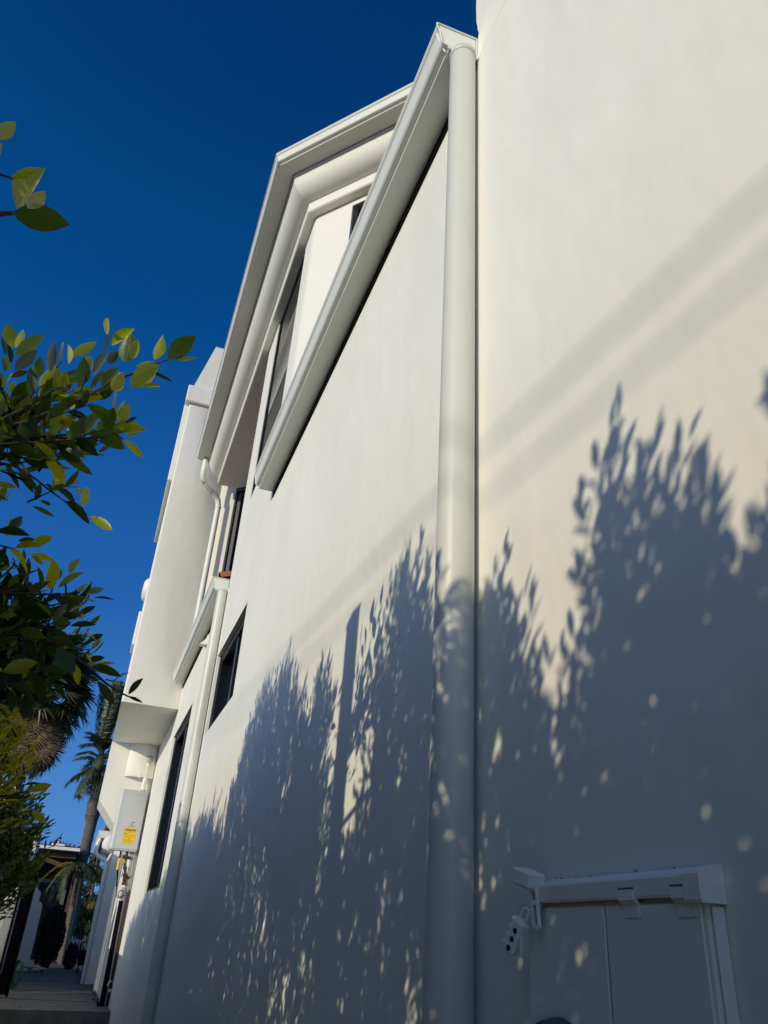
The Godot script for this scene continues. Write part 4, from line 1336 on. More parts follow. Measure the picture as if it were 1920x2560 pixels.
	twig(bough, [Vector3(-0.235, 0.887, -3), Vector3(-0.185, 0.892, -3), Vector3(-0.146, 0.903, -3)], 0.004, 0.002)
	twig(bough, [Vector3(-0.46, 0.843, -3), Vector3(-0.422, 0.86, -3), Vector3(-0.395, 0.873, -3)], 0.006, 0.003)
	twig(bough, [Vector3(-0.401, 0.882, -3), Vector3(-0.333, 0.833, -3), Vector3(-0.303, 0.801, -3), Vector3(-0.263, 0.777, -3)], 0.006, 0.004)
	twig(bough, [Vector3(-0.428, 0.731, -3), Vector3(-0.392, 0.73, -3)], 0.006, 0.004)
	twig(bough, [Vector3(-0.073, 0.798, -3), Vector3(-0.044, 0.796, -3), Vector3(-0.029, 0.815, -3)], 0.004, 0.003)
	twig(bough, [Vector3(-0.37, 0.405, -3.4), Vector3(-0.319, 0.414, -3.4), Vector3(-0.263, 0.436, -3.4)], 0.006, 0.004)
	twig(bough, [Vector3(-0.302, 0.166, -3.4), Vector3(-0.277, 0.168, -3.4), Vector3(-0.254, 0.172, -3.4)], 0.004, 0.003)
	twig(bough, [Vector3(-0.349, 0.33, -3.4), Vector3(-0.282, 0.348, -3.4), Vector3(-0.231, 0.369, -3.4)], 0.006, 0.003)
	lf(bough, -0.523, 1.485, -1.321, -0.498, 1.531, -1.31, 0.6, "P")
	lf(bough, -0.493, 1.372, -1.279, -0.484, 1.405, -1.263, 0.4, "P")
	lf(bough, -0.452, 1.353, -1.292, -0.413, 1.373, -1.278, 0.3, "L")
	lf(bough, -0.474, 1.444, -1.463, -0.468, 1.578, -1.466, 0.55, "L")
	lf(bough, -0.386, 1.235, -1.244, -0.368, 1.281, -1.238, 0.5, "P")
	lf(bough, -0.41, 1.221, -1.254, -0.324, 1.259, -1.279, 0.46, "M")
	lf(bough, -0.578, 1.627, -2.257, -0.621, 1.726, -2.274, 0.4, "L")
	lf(bough, -0.568, 1.616, -2.239, -0.568, 1.686, -2.236, 0.35, "L")
	lf(bough, -0.621, 1.668, -2.367, -0.651, 1.74, -2.38, 0.22, "D")
	lf(bough, -0.58, 1.594, -2.303, -0.6, 1.646, -2.282, 0.4, "D")
	lf(bough, -0.547, 1.55, -2.186, -0.502, 1.661, -2.211, 0.32, "M")
	lf(bough, -0.532, 1.488, -2.179, -0.502, 1.589, -2.202, 0.32, "D")
	lf(bough, -0.566, 1.504, -2.222, -0.588, 1.556, -2.234, 0.4, "D")
	lf(bough, -0.6, 1.608, -2.37, -0.615, 1.649, -2.356, 0.45, "L")
	lf(bough, -0.572, 1.555, -2.32, -0.533, 1.596, -2.33, 0.35, "M")
	lf(bough, -0.457, 1.379, -2.134, -0.479, 1.455, -2.109, 0.5, "D")
	lf(bough, -0.491, 1.562, -2.301, -0.495, 1.623, -2.275, 0.65, "M")
	lf(bough, -0.513, 1.366, -2.241, -0.502, 1.465, -2.227, 0.6, "D")
	lf(bough, -0.558, 1.495, -2.321, -0.554, 1.528, -2.308, 0.5, "L")
	lf(bough, -0.44, 1.53, -2.204, -0.45, 1.614, -2.167, 0.25, "G")
	lf(bough, -0.411, 1.541, -2.156, -0.416, 1.622, -2.166, 0.55, "M")
	lf(bough, -0.409, 1.638, -2.283, -0.426, 1.714, -2.299, 0.3, "P")
	lf(bough, -0.416, 1.711, -2.335, -0.367, 1.804, -2.362, 0.3, "L")
	lf(bough, -0.454, 1.499, -2.298, -0.441, 1.607, -2.289, 0.5, "L")
	lf(bough, -0.443, 1.632, -2.369, -0.355, 1.681, -2.356, 0.2, "M")
	lf(bough, -0.351, 1.634, -2.289, -0.349, 1.698, -2.297, 0.5, "L")
	lf(bough, -0.31, 1.538, -2.174, -0.283, 1.63, -2.175, 0.65, "D")
	lf(bough, -0.291, 1.687, -2.294, -0.272, 1.743, -2.295, 0.5, "D")
	lf(bough, -0.31, 1.645, -2.201, -0.31, 1.757, -2.229, 0.38, "D")
	lf(bough, -0.304, 1.684, -2.136, -0.315, 1.757, -2.155, 0.4, "P")
	lf(bough, -0.284, 1.686, -2.19, -0.24, 1.753, -2.167, 0.55, "L")
	lf(bough, -0.333, 1.615, -2.366, -0.31, 1.684, -2.349, 0.25, "M")
	lf(bough, -0.288, 1.578, -2.282, -0.263, 1.655, -2.278, 0.6, "M")
	lf(bough, -0.261, 1.634, -2.368, -0.246, 1.725, -2.392, 0.6, "L")
	lf(bough, -0.298, 1.552, -2.327, -0.257, 1.6, -2.302, 0.45, "D")
	lf(bough, -0.458, 1.492, -2.323, -0.385, 1.529, -2.308, 0.34, "M")
	lf(bough, -0.386, 1.334, -2.147, -0.356, 1.379, -2.127, 0.6, "M")
	lf(bough, -0.361, 1.465, -2.287, -0.325, 1.527, -2.294, 0.6, "L")
	lf(bough, -0.362, 1.435, -2.244, -0.368, 1.479, -2.234, 0.5, "L")
	lf(bough, -0.527, 1.392, -2.344, -0.464, 1.431, -2.331, 0.48, "M")
	lf(bough, -0.512, 1.274, -2.179, -0.463, 1.257, -2.167, 0.3, "M")
	lf(bough, -0.509, 1.386, -2.361, -0.467, 1.349, -2.346, 0.35, "D")
	lf(bough, -0.479, 1.383, -2.348, -0.44, 1.404, -2.353, 0.38, "L")
	lf(bough, -0.403, 1.336, -2.223, -0.353, 1.322, -2.209, 0.36, "M")
	lf(bough, -0.379, 1.397, -2.288, -0.349, 1.368, -2.278, 0.3, "M")
	lf(bough, -0.371, 1.375, -2.239, -0.335, 1.398, -2.245, 0.4, "M")
	lf(bough, -0.337, 1.37, -2.294, -0.305, 1.436, -2.309, 0.6, "D")
	lf(bough, -0.283, 1.452, -2.351, -0.295, 1.526, -2.367, 0.6, "L")
	lf(bough, -0.258, 1.361, -2.205, -0.233, 1.392, -2.188, 0.5, "L")
	lf(bough, -0.257, 1.48, -2.331, -0.225, 1.51, -2.344, 0.5, "D")
	lf(bough, -0.254, 1.297, -2.133, -0.204, 1.332, -2.132, 0.32, "M")
	lf(bough, -0.223, 1.362, -2.273, -0.186, 1.371, -2.28, 0.4, "L")
	lf(bough, -0.364, 1.298, -2.227, -0.271, 1.243, -2.205, 0.42, "D")
	lf(bough, -0.525, 1.275, -2.261, -0.482, 1.292, -2.263, 0.2, "D")
	lf(bough, -0.23, 1.502, -2.357, -0.248, 1.598, -2.321, 0.1, "P")
	lf(bough, -0.602, 1.553, -2.362, -0.631, 1.592, -2.362, 0.5, "M")
	lf(bough, -0.539, 1.391, -2.169, -0.545, 1.476, -2.188, 0.5, "M")
	lf(bough, -0.537, 1.32, -2.194, -0.528, 1.367, -2.176, 0.6, "M")
	lf(bough, -0.531, 1.365, -2.219, -0.554, 1.423, -2.204, 0.5, "L")
	lf(bough, -0.242, 1.712, -2.294, -0.248, 1.829, -2.3, 0.5, "M")
	lf(bough, -0.222, 1.722, -2.284, -0.214, 1.789, -2.264, 0.5, "L")
	lf(bough, -0.145, 1.721, -2.249, -0.138, 1.817, -2.252, 0.36, "L")
	lf(bough, -0.095, 1.605, -2.08, -0.04, 1.69, -2.05, 0.52, "M")
	lf(bough, -0.065, 1.615, -2.086, -0.015, 1.644, -2.088, 0.32, "L")
	lf(bough, -0.192, 1.551, -2.203, -0.129, 1.642, -2.183, 0.6, "L")
	lf(bough, -0.158, 1.633, -2.205, -0.077, 1.626, -2.217, 0.18, "D")
	lf(bough, -0.156, 1.58, -2.223, -0.113, 1.605, -2.235, 0.45, "L")
	lf(bough, -0.198, 1.654, -2.23, -0.148, 1.676, -2.209, 0.2, "P")
	lf(bough, -0.232, 1.44, -2.09, -0.216, 1.503, -2.084, 0.6, "L")
	lf(bough, -0.205, 1.403, -2.2, -0.196, 1.487, -2.209, 0.5, "L")
	lf(bough, -0.239, 1.422, -2.299, -0.169, 1.467, -2.311, 0.45, "M")
	lf(bough, -0.173, 1.362, -2.132, -0.147, 1.387, -2.122, 0.25, "D")
	lf(bough, -0.164, 1.382, -2.233, -0.158, 1.427, -2.223, 0.5, "P")
	lf(bough, -0.16, 1.318, -2.134, -0.127, 1.331, -2.129, 0.42, "L")
	lf(bough, -0.167, 1.321, -2.161, -0.105, 1.267, -2.147, 0.26, "L")
	lf(bough, -0.627, 1.553, -2.933, -0.553, 1.467, -2.918, 0.36, "D")
	lf(bough, -0.582, 1.546, -2.953, -0.507, 1.476, -2.954, 0.2, "D")
	lf(bough, -0.565, 1.499, -2.835, -0.46, 1.411, -2.818, 0.4, "G")
	lf(bough, -0.531, 1.568, -2.949, -0.499, 1.593, -2.936, 0.5, "M")
	lf(bough, -0.42, 1.472, -2.864, -0.416, 1.552, -2.859, 0.52, "L")
	lf(bough, -0.482, 1.551, -3.017, -0.438, 1.531, -3.016, 0.5, "G")
	lf(bough, -0.426, 1.51, -2.96, -0.326, 1.455, -2.947, 0.62, "D")
	lf(bough, -0.354, 1.498, -2.909, -0.32, 1.492, -2.902, 0.5, "L")
	lf(bough, -0.301, 1.412, -2.865, -0.306, 1.483, -2.848, 0.42, "P")
	lf(bough, -0.379, 1.453, -2.937, -0.27, 1.388, -2.924, 0.36, "D")
	lf(bough, -0.265, 1.365, -2.843, -0.177, 1.323, -2.822, 0.32, "L")
	lf(bough, -0.684, 1.59, -2.936, -0.61, 1.577, -2.919, 0.6, "D")
	lf(bough, -0.625, 1.402, -2.811, -0.545, 1.405, -2.801, 0.3, "L")
	lf(bough, -0.576, 1.323, -2.786, -0.567, 1.374, -2.766, 0.7, "L")
	lf(bough, -0.531, 1.271, -2.896, -0.506, 1.329, -2.894, 0.5, "D")
	lf(bough, -0.548, 1.276, -2.98, -0.548, 1.346, -2.962, 0.2, "L")
	lf(bough, -0.554, 1.208, -2.795, -0.454, 1.226, -2.797, 0.4, "D")
	lf(bough, -0.483, 1.214, -2.854, -0.434, 1.23, -2.846, 0.36, "D")
	lf(bough, -0.484, 1.182, -2.845, -0.415, 1.218, -2.862, 0.5, "L")
	lf(bough, -0.433, 1.209, -2.833, -0.376, 1.242, -2.829, 0.6, "L")
	lf(bough, -0.428, 1.175, -2.86, -0.353, 1.17, -2.864, 0.5, "L")
	lf(bough, -0.505, 1.18, -2.87, -0.415, 1.115, -2.85, 0.46, "L")
	lf(bough, -0.427, 1.172, -2.867, -0.379, 1.144, -2.859, 0.3, "P")
	lf(bough, -0.583, 1.236, -3.013, -0.515, 1.187, -3.035, 0.4, "D")
	lf(bough, -0.522, 1.107, -2.914, -0.494, 1.135, -2.91, 0.42, "L")
	lf(bough, -0.503, 1.143, -2.967, -0.469, 1.157, -2.963, 0.22, "L")
	lf(bough, -0.367, 1.097, -2.969, -0.408, 1.177, -2.994, 0.36, "M")
	lf(bough, -0.348, 1.108, -3.007, -0.366, 1.227, -3.028, 0.52, "L")
	lf(bough, -0.341, 1.191, -3.107, -0.34, 1.24, -3.118, 0.3, "D")
	lf(bough, -0.326, 1.135, -3.044, -0.265, 1.22, -3.066, 0.42, "L")
	lf(bough, -0.303, 1.213, -3.074, -0.289, 1.284, -3.095, 0.45, "L")
	lf(bough, -0.255, 1.128, -3.008, -0.211, 1.165, -3.013, 0.26, "L")
	lf(bough, -0.247, 1.108, -2.973, -0.226, 1.127, -2.971, 0.5, "L")
	lf(bough, -0.494, 1.093, -3.063, -0.48, 1.152, -3.044, 0.6, "M")
	lf(bough, -0.389, 1.129, -3.12, -0.442, 1.154, -3.124, 0.42, "D")
	lf(bough, -0.304, 1.113, -3.053, -0.224, 1.099, -3.058, 0.42, "M")
	lf(bough, -0.33, 1.107, -3.092, -0.242, 1.091, -3.072, 0.44, "G")
	lf(bough, -0.262, 1.038, -3.03, -0.239, 1.077, -3.044, 0.5, "M")
	lf(bough, -0.448, 1.024, -2.973, -0.362, 1.029, -2.998, 0.5, "D")
	lf(bough, -0.303, 0.973, -2.989, -0.269, 1.051, -2.998, 0.62, "D")
	lf(bough, -0.38, 1.037, -2.981, -0.303, 0.985, -2.953, 0.6, "M")
	lf(bough, -0.479, 0.941, -2.924, -0.429, 0.962, -2.927, 0.42, "L")
	lf(bough, -0.235, 0.953, -2.925, -0.158, 0.973, -2.917, 0.3, "D")
	lf(bough, -0.242, 1.006, -3.031, -0.221, 1.031, -3.039, 0.5, "D")
	lf(bough, -0.208, 1.001, -2.977, -0.204, 1.023, -2.976, 0.5, "L")
	lf(bough, -0.185, 0.933, -2.89, -0.135, 0.902, -2.872, 0.26, "L")
	lf(bough, -0.146, 0.895, -2.974, -0.126, 0.934, -2.978, 0.42, "L")
	lf(bough, -0.184, 0.87, -2.906, -0.151, 0.909, -2.922, 0.36, "D")
	lf(bough, -0.322, 0.973, -3.094, -0.237, 0.961, -3.09, 0.42, "D")
	lf(bough, -0.305, 0.907, -2.972, -0.208, 0.908, -2.997, 0.46, "G")
	lf(bough, -0.264, 0.879, -2.969, -0.189, 0.796, -2.94, 0.42, "D")
	lf(bough, -0.192, 0.845, -3.03, -0.164, 0.779, -3.033, 0.36, "L")
	lf(bough, -0.166, 0.905, -3.066, -0.141, 0.876, -3.072, 0.22, "P")
	lf(bough, -0.129, 0.806, -2.887, -0.058, 0.834, -2.893, 0.26, "L")
	lf(bough, -0.131, 0.804, -2.889, -0.031, 0.776, -2.86, 0.46, "D")
	lf(bough, -0.029, 0.809, -2.977, 0, 0.832, -2.983, 0.7, "P")
	lf(bough, -0.042, 0.765, -2.885, -0.018, 0.759, -2.885, 0.42, "L")
	lf(bough, -0.1, 0.792, -3.02, -0.027, 0.726, -3.033, 0.36, "G")
	lf(bough, 0.019, 0.727, -2.884, 0.05, 0.786, -2.884, 0.42, "D")
	lf(bough, 0.024, 0.758, -3.051, 0.073, 0.749, -3.052, 0.26, "D")
	lf(bough, -0.407, 0.752, -3.091, -0.301, 0.713, -3.081, 0.52, "G")
	lf(bough, -0.345, 0.784, -3.014, -0.258, 0.707, -3.031, 0.6, "D")
	lf(bough, -0.298, 0.779, -2.932, -0.215, 0.784, -2.914, 0.5, "D")
	lf(bough, -0.273, 0.808, -3.117, -0.23, 0.814, -3.116, 0.6, "D")
	lf(bough, -0.248, 0.764, -3.054, -0.206, 0.73, -3.039, 0.5, "D")
	lf(bough, -0.409, 0.754, -2.932, -0.325, 0.806, -2.95, 0.48, "L")
	lf(bough, -0.355, 0.771, -3.056, -0.359, 0.817, -3.066, 0.5, "L")
	lf(bough, -0.367, 0.678, -2.883, -0.338, 0.621, -2.892, 0.5, "D")
	lf(bough, -0.383, 0.877, -2.974, -0.332, 0.836, -2.975, 0.5, "D")
	lf(bough, -0.336, 0.829, -2.965, -0.299, 0.851, -2.962, 0.5, "D")
	lf(bough, -0.405, 0.907, -2.942, -0.322, 0.915, -2.964, 0.5, "M")
	lf(bough, -0.455, 0.896, -2.938, -0.423, 0.917, -2.943, 0.6, "M")
	lf(bough, -0.457, 0.88, -2.992, -0.426, 0.897, -2.996, 0.5, "M")
	lf(bough, -0.406, 0.925, -3.049, -0.359, 0.915, -3.048, 0.5, "M")
	lf(bough, -0.419, 0.824, -3.009, -0.415, 0.888, -3.015, 0.3, "M")
	lf(bough, -0.395, 0.795, -2.941, -0.367, 0.825, -2.939, 0.6, "D")
	lf(bough, -0.479, 0.851, -3.111, -0.437, 0.82, -3.121, 0.6, "D")
	lf(bough, -0.436, 1.008, -3.011, -0.342, 0.988, -2.984, 0.6, "D")
	lf(bough, -0.486, 0.961, -2.907, -0.455, 0.967, -2.906, 0.5, "M")
	lf(bough, -0.432, 0.996, -3.117, -0.462, 1.027, -3.107, 0.5, "D")
	lf(bough, -0.287, 0.456, -3.417, -0.221, 0.474, -3.414, 0.42, "D")
	lf(bough, -0.258, 0.428, -3.35, -0.188, 0.454, -3.343, 0.42, "L")
	lf(bough, -0.348, 0.398, -3.404, -0.261, 0.412, -3.379, 0.46, "G")
	lf(bough, -0.233, 0.372, -3.427, -0.176, 0.335, -3.433, 0.36, "L")
	lf(bough, -0.342, 0.34, -3.316, -0.304, 0.368, -3.326, 0.6, "G")
	lf(bough, -0.28, 0.188, -3.449, -0.249, 0.186, -3.442, 0.4, "D")
	lf(bough, -0.295, 0.18, -3.504, -0.263, 0.177, -3.497, 0.45, "D")
	lf(bough, -0.282, 0.158, -3.353, -0.257, 0.141, -3.355, 0.5, "D")
	lf(bough, -0.284, 0.152, -3.451, -0.274, 0.124, -3.445, 0.45, "D")
	lf(bough, -0.247, 0.167, -3.301, -0.239, 0.159, -3.304, 0.3, "D")
	lf(bough, -0.306, 0.203, -3.405, -0.267, 0.199, -3.404, 0.6, "D")
	lf(bough, -0.292, 0.222, -3.401, -0.27, 0.202, -3.404, 0.6, "D")
	var inner := [[], [], []]
	for i in 130:
		var d := Vector3(rng.randfn(), rng.randfn(), rng.randfn()).normalized() * pow(rng.randf(), 0.4)
		inner[0].append(shoot_xf(Vector3(-0.50, 0.88, -3.35) + d * Vector3(0.24, 0.26, 0.3), 1.2, 0.95))
	for i in 36:
		var d := Vector3(rng.randfn(), rng.randfn(), rng.randfn()).normalized() * pow(rng.randf(), 0.4)
		inner[1].append(shoot_xf(Vector3(-0.50, 1.27, -2.35) + d * Vector3(0.18, 0.14, 0.15), 1.2, 0.95))
	scatter(t, "foliage", shoot_mesh(90, 9, 0.16, 0.062), M.leaf_D, inner[0].slice(0, 80))
	scatter(t, "foliage", shoot_mesh(92, 7, 0.15, 0.060), M.leaf_M, inner[0].slice(80))
	scatter(t, "foliage", shoot_mesh(91, 8, 0.15, 0.060), M.leaf_M, inner[1])
	# ---- hedge along the left of the alley; its outline is the shade it throws on the wall
	var shoots := []
	for k in 4: shoots.append(shoot_mesh(100 + k, 15, 0.22, 0.060))
	var hd := thing("hedge", "tall bushy hedge along the left side whose shade falls on the white wall", "hedge", Vector3(-1.9, -1.5, -6))
	var lots := [[], [], [], []]
	var n := 0
	var gaps := FastNoiseLite.new()
	gaps.seed = 77
	gaps.frequency = 1.0
	gaps.fractal_octaves = 2
	while n < 8300:
		var zs := rng.randf_range(-16.5, 1.0)
		var top := minf(contour(zs), minf(contour(zs - 0.06), contour(zs + 0.06))) + 0.05
		var q := rng.randf()
		var ys := top - (rng.randf() * 0.45 if q < 0.17 else rng.randf_range(0.2, 1.0) if q < 0.48 else rng.randf_range(0.8, 2.3))
		if ys < -0.9: continue
		var x := rng.randf_range(-1.35, -0.78) if zs > -2.3 else rng.randf_range(-1.6, -0.92) if zs > -4.4 else rng.randf_range(-1.85, -1.12 if zs > -8.0 else -1.22)
		var y := ys + (1.0 - x) * SX
		var z := zs + (1.0 - x) * SZ
		# sunny gap over the yellow bush, and smaller ones just under the ragged top
		if Vector2((zs + 7.88) / 0.55, (ys - 0.28) / 0.32).length() < 1.0: continue
		var down := top - ys
		if down > 0.08 and gaps.get_noise_2d(zs * 7.0, ys * 4.5) > lerpf(0.06, 0.52, clampf((down - 0.1) / 1.3, 0.0, 1.0)): continue
		var near := clampf(down / 0.4, 0.0, 1.0)
		lots[rng.randi() % 4].append(shoot_xf(Vector3(x, y - 0.30, z), lerpf(0.20, 0.7, near), lerpf(0.85, 1.1, near)))
		n += 1
	for k in 4: scatter(hd, "foliage", shoots[k], M.hedge, lots[k])
	for z in [-0.5, -3.9, -6.3, -8.8, -11.2]:
		begin(hd)
		tube([Vector3(-2.0, -1.5, z), Vector3(-2.02, 0.2, z - 0.1), Vector3(-1.95, 1.3, z)], [0.07, 0.055, 0.03], 8)
		done("trunk", M.bark, hd)
	# ---- two bushes that lean into view
	bush("yellow_bush", "sunlit yellow-green bush at the left edge below the fan palm", Vector3(-1.25, 1.02, -6.3), Vector3(0.66, 0.72, 0.75), 760, M.hedge_yellow, shoots, 0.95)
	bush("dark_bush", "dark small-leaved bush in the lower left with twigs against the sky", Vector3(-0.92, 0.52, -7.9), Vector3(0.50, 0.56, 0.75), 700, M.hedge, shoots, 0.85)
	# post that stands in the hedge
	var po := thing("wooden_post", "square wooden post standing in the hedge, seen by its shade", "post", Vector3(-1.7, -1.5, -1.6))
	begin(po)
	box(-1.765, -1.635, -1.5, 2.355, -1.66, -1.53, 0.008)
	done("shaft", M.wood, po)
	begin(po)
	box(-1.775, -1.625, 2.355, 2.38, -1.67, -1.52, 0.008)
	done("cap", M.wood, po)

func bush(called: String, label: String, c: Vector3, r: Vector3, n: int, mat: Material, shoots: Array, size: float):
	var b := thing(called, label, "bush", Vector3(c.x, -1.5, c.z))
	var lots := [[], [], [], []]
	for i in n:
		var d := Vector3(rng.randfn(), rng.randfn(), rng.randfn()).normalized()
		var k := pow(rng.randf(), 0.33)
		lots[i % 4].append(shoot_xf(c + d * r * k * rng.randf_range(0.85, 1.08) - Vector3(0, 0.15, 0), 0.9, size))
	for k in 4: scatter(b, "foliage", shoots[k], mat, lots[k])
	for k in 5:
		begin(b)
		var tip := c + Vector3(rng.randf_range(-0.6, 0.6) * r.x, r.y * rng.randf_range(0.2, 0.8), rng.randf_range(-0.6, 0.6) * r.z)
		tube([Vector3(c.x - 0.3, -1.5, c.z), (Vector3(c.x - 0.3, -1.5, c.z) + tip) / 2 + Vector3(-0.1, 0, 0), tip], [0.03, 0.02, 0.008], 6)
		done("stem", M.twig, b)

func frond_mesh(length: float, droop: float, sd: int, leaflet: float, rows := 46) -> ArrayMesh:
	# feather frond arching out along +X, in metres
	var r := RandomNumberGenerator.new()
	r.seed = sd
	var s := SurfaceTool.new()
	s.begin(Mesh.PRIMITIVE_TRIANGLES)
	s.set_smooth_group(-1)
	var at := func(t: float) -> Vector3:
		return Vector3(length * (t - 0.22 * droop * t * t), length * (0.42 * t - droop * t * t), 0)
	for i in 14:
		var a: Vector3 = at.call(i / 14.0)
		var b: Vector3 = at.call((i + 1) / 14.0)
		var w := lerpf(0.035, 0.008, i / 14.0)
		for q in [[Vector3(0, 0, w), Vector3(0, w, 0)], [Vector3(0, w, 0), Vector3(0, 0, -w)], [Vector3(0, 0, -w), Vector3(0, 0, w)]]:
			for v in [a + q[0], b + q[0], b + q[1], a + q[0], b + q[1], a + q[1]]: s.add_vertex(v)
	for i in rows:
		var t := 0.16 + 0.84 * (i + r.randf()) / rows
		var p: Vector3 = at.call(t)
		var d: Vector3 = ((at.call(minf(t + 0.02, 1.02)) as Vector3) - p).normalized()
		var ll := leaflet * (0.55 + 0.9 * t * (1.25 - t)) * r.randf_range(0.8, 1.15)
		for sg in [-1.0, 1.0]:
			var o := (d * 0.75 + Vector3(0, r.randf_range(-0.25, 0.35), sg * r.randf_range(0.75, 1.05))).normalized()
			var m := p + o * ll * 0.55
			var e := p + o * ll + Vector3(0, -ll * r.randf_range(0.25, 0.6), 0)
			var wv := d * 0.016
			for v in [p - wv, m - wv * 1.2, m + wv * 1.2, p - wv, m + wv * 1.2, p + wv, m - wv * 1.2, e, m + wv * 1.2]: s.add_vertex(v)
	s.generate_normals()
	return s.commit()

func fan_mesh(sd: int, r: float, stalk: float) -> ArrayMesh:
	# pleated fan leaf with split, drooping tips on a stalk along +X
	var g := RandomNumberGenerator.new()
	g.seed = sd
	var s := SurfaceTool.new()
	s.begin(Mesh.PRIMITIVE_TRIANGLES)
	s.set_smooth_group(-1)
	for i in 3:
		var a0 := TAU * i / 3.0
		var a1 := TAU * (i + 1) / 3.0
		var u := Vector3(0, cos(a0), sin(a0)) * 0.03
		var v := Vector3(0, cos(a1), sin(a1)) * 0.03
		for q in [u, u + Vector3(stalk, 0, 0), v + Vector3(stalk, 0, 0), u, v + Vector3(stalk, 0, 0), v]: s.add_vertex(q)
	var seg := 34
	for i in seg:
		var a0 := lerpf(-2.1, 2.1, i / float(seg))
		var a1 := lerpf(-2.1, 2.1, (i + 1) / float(seg))
		var am := (a0 + a1) / 2
		var c := Vector3(stalk, 0, 0)
		var up := 0.045 * r
		var rr := r * g.randf_range(0.85, 1.1)
		var p0 := c + Vector3(cos(a0), 0, sin(a0)) * rr * 0.6
		var p1 := c + Vector3(cos(a1), 0, sin(a1)) * rr * 0.6
		var pm := c + Vector3(cos(am), 0, sin(am)) * rr * 0.62 + Vector3(0, up, 0)
		var tip := c + Vector3(cos(am), 0, sin(am)) * rr + Vector3(0, -rr * g.randf_range(0.1, 0.4), 0)
		for q in [c, pm, p0, c, p1, pm, p0, pm, tip, pm, p1, tip]: s.add_vertex(q)
	s.generate_normals()
	return s.commit()

func place(parent: Node3D, called: String, mesh: Mesh, mat: Material, p: Vector3, b: Basis):
	var o := MeshInstance3D.new()
	o.mesh = mesh
	o.material_override = mat
	o.name = called
	o.transform = Transform3D(b, P(p) - origins[parent])
	parent.add_child(o, true)

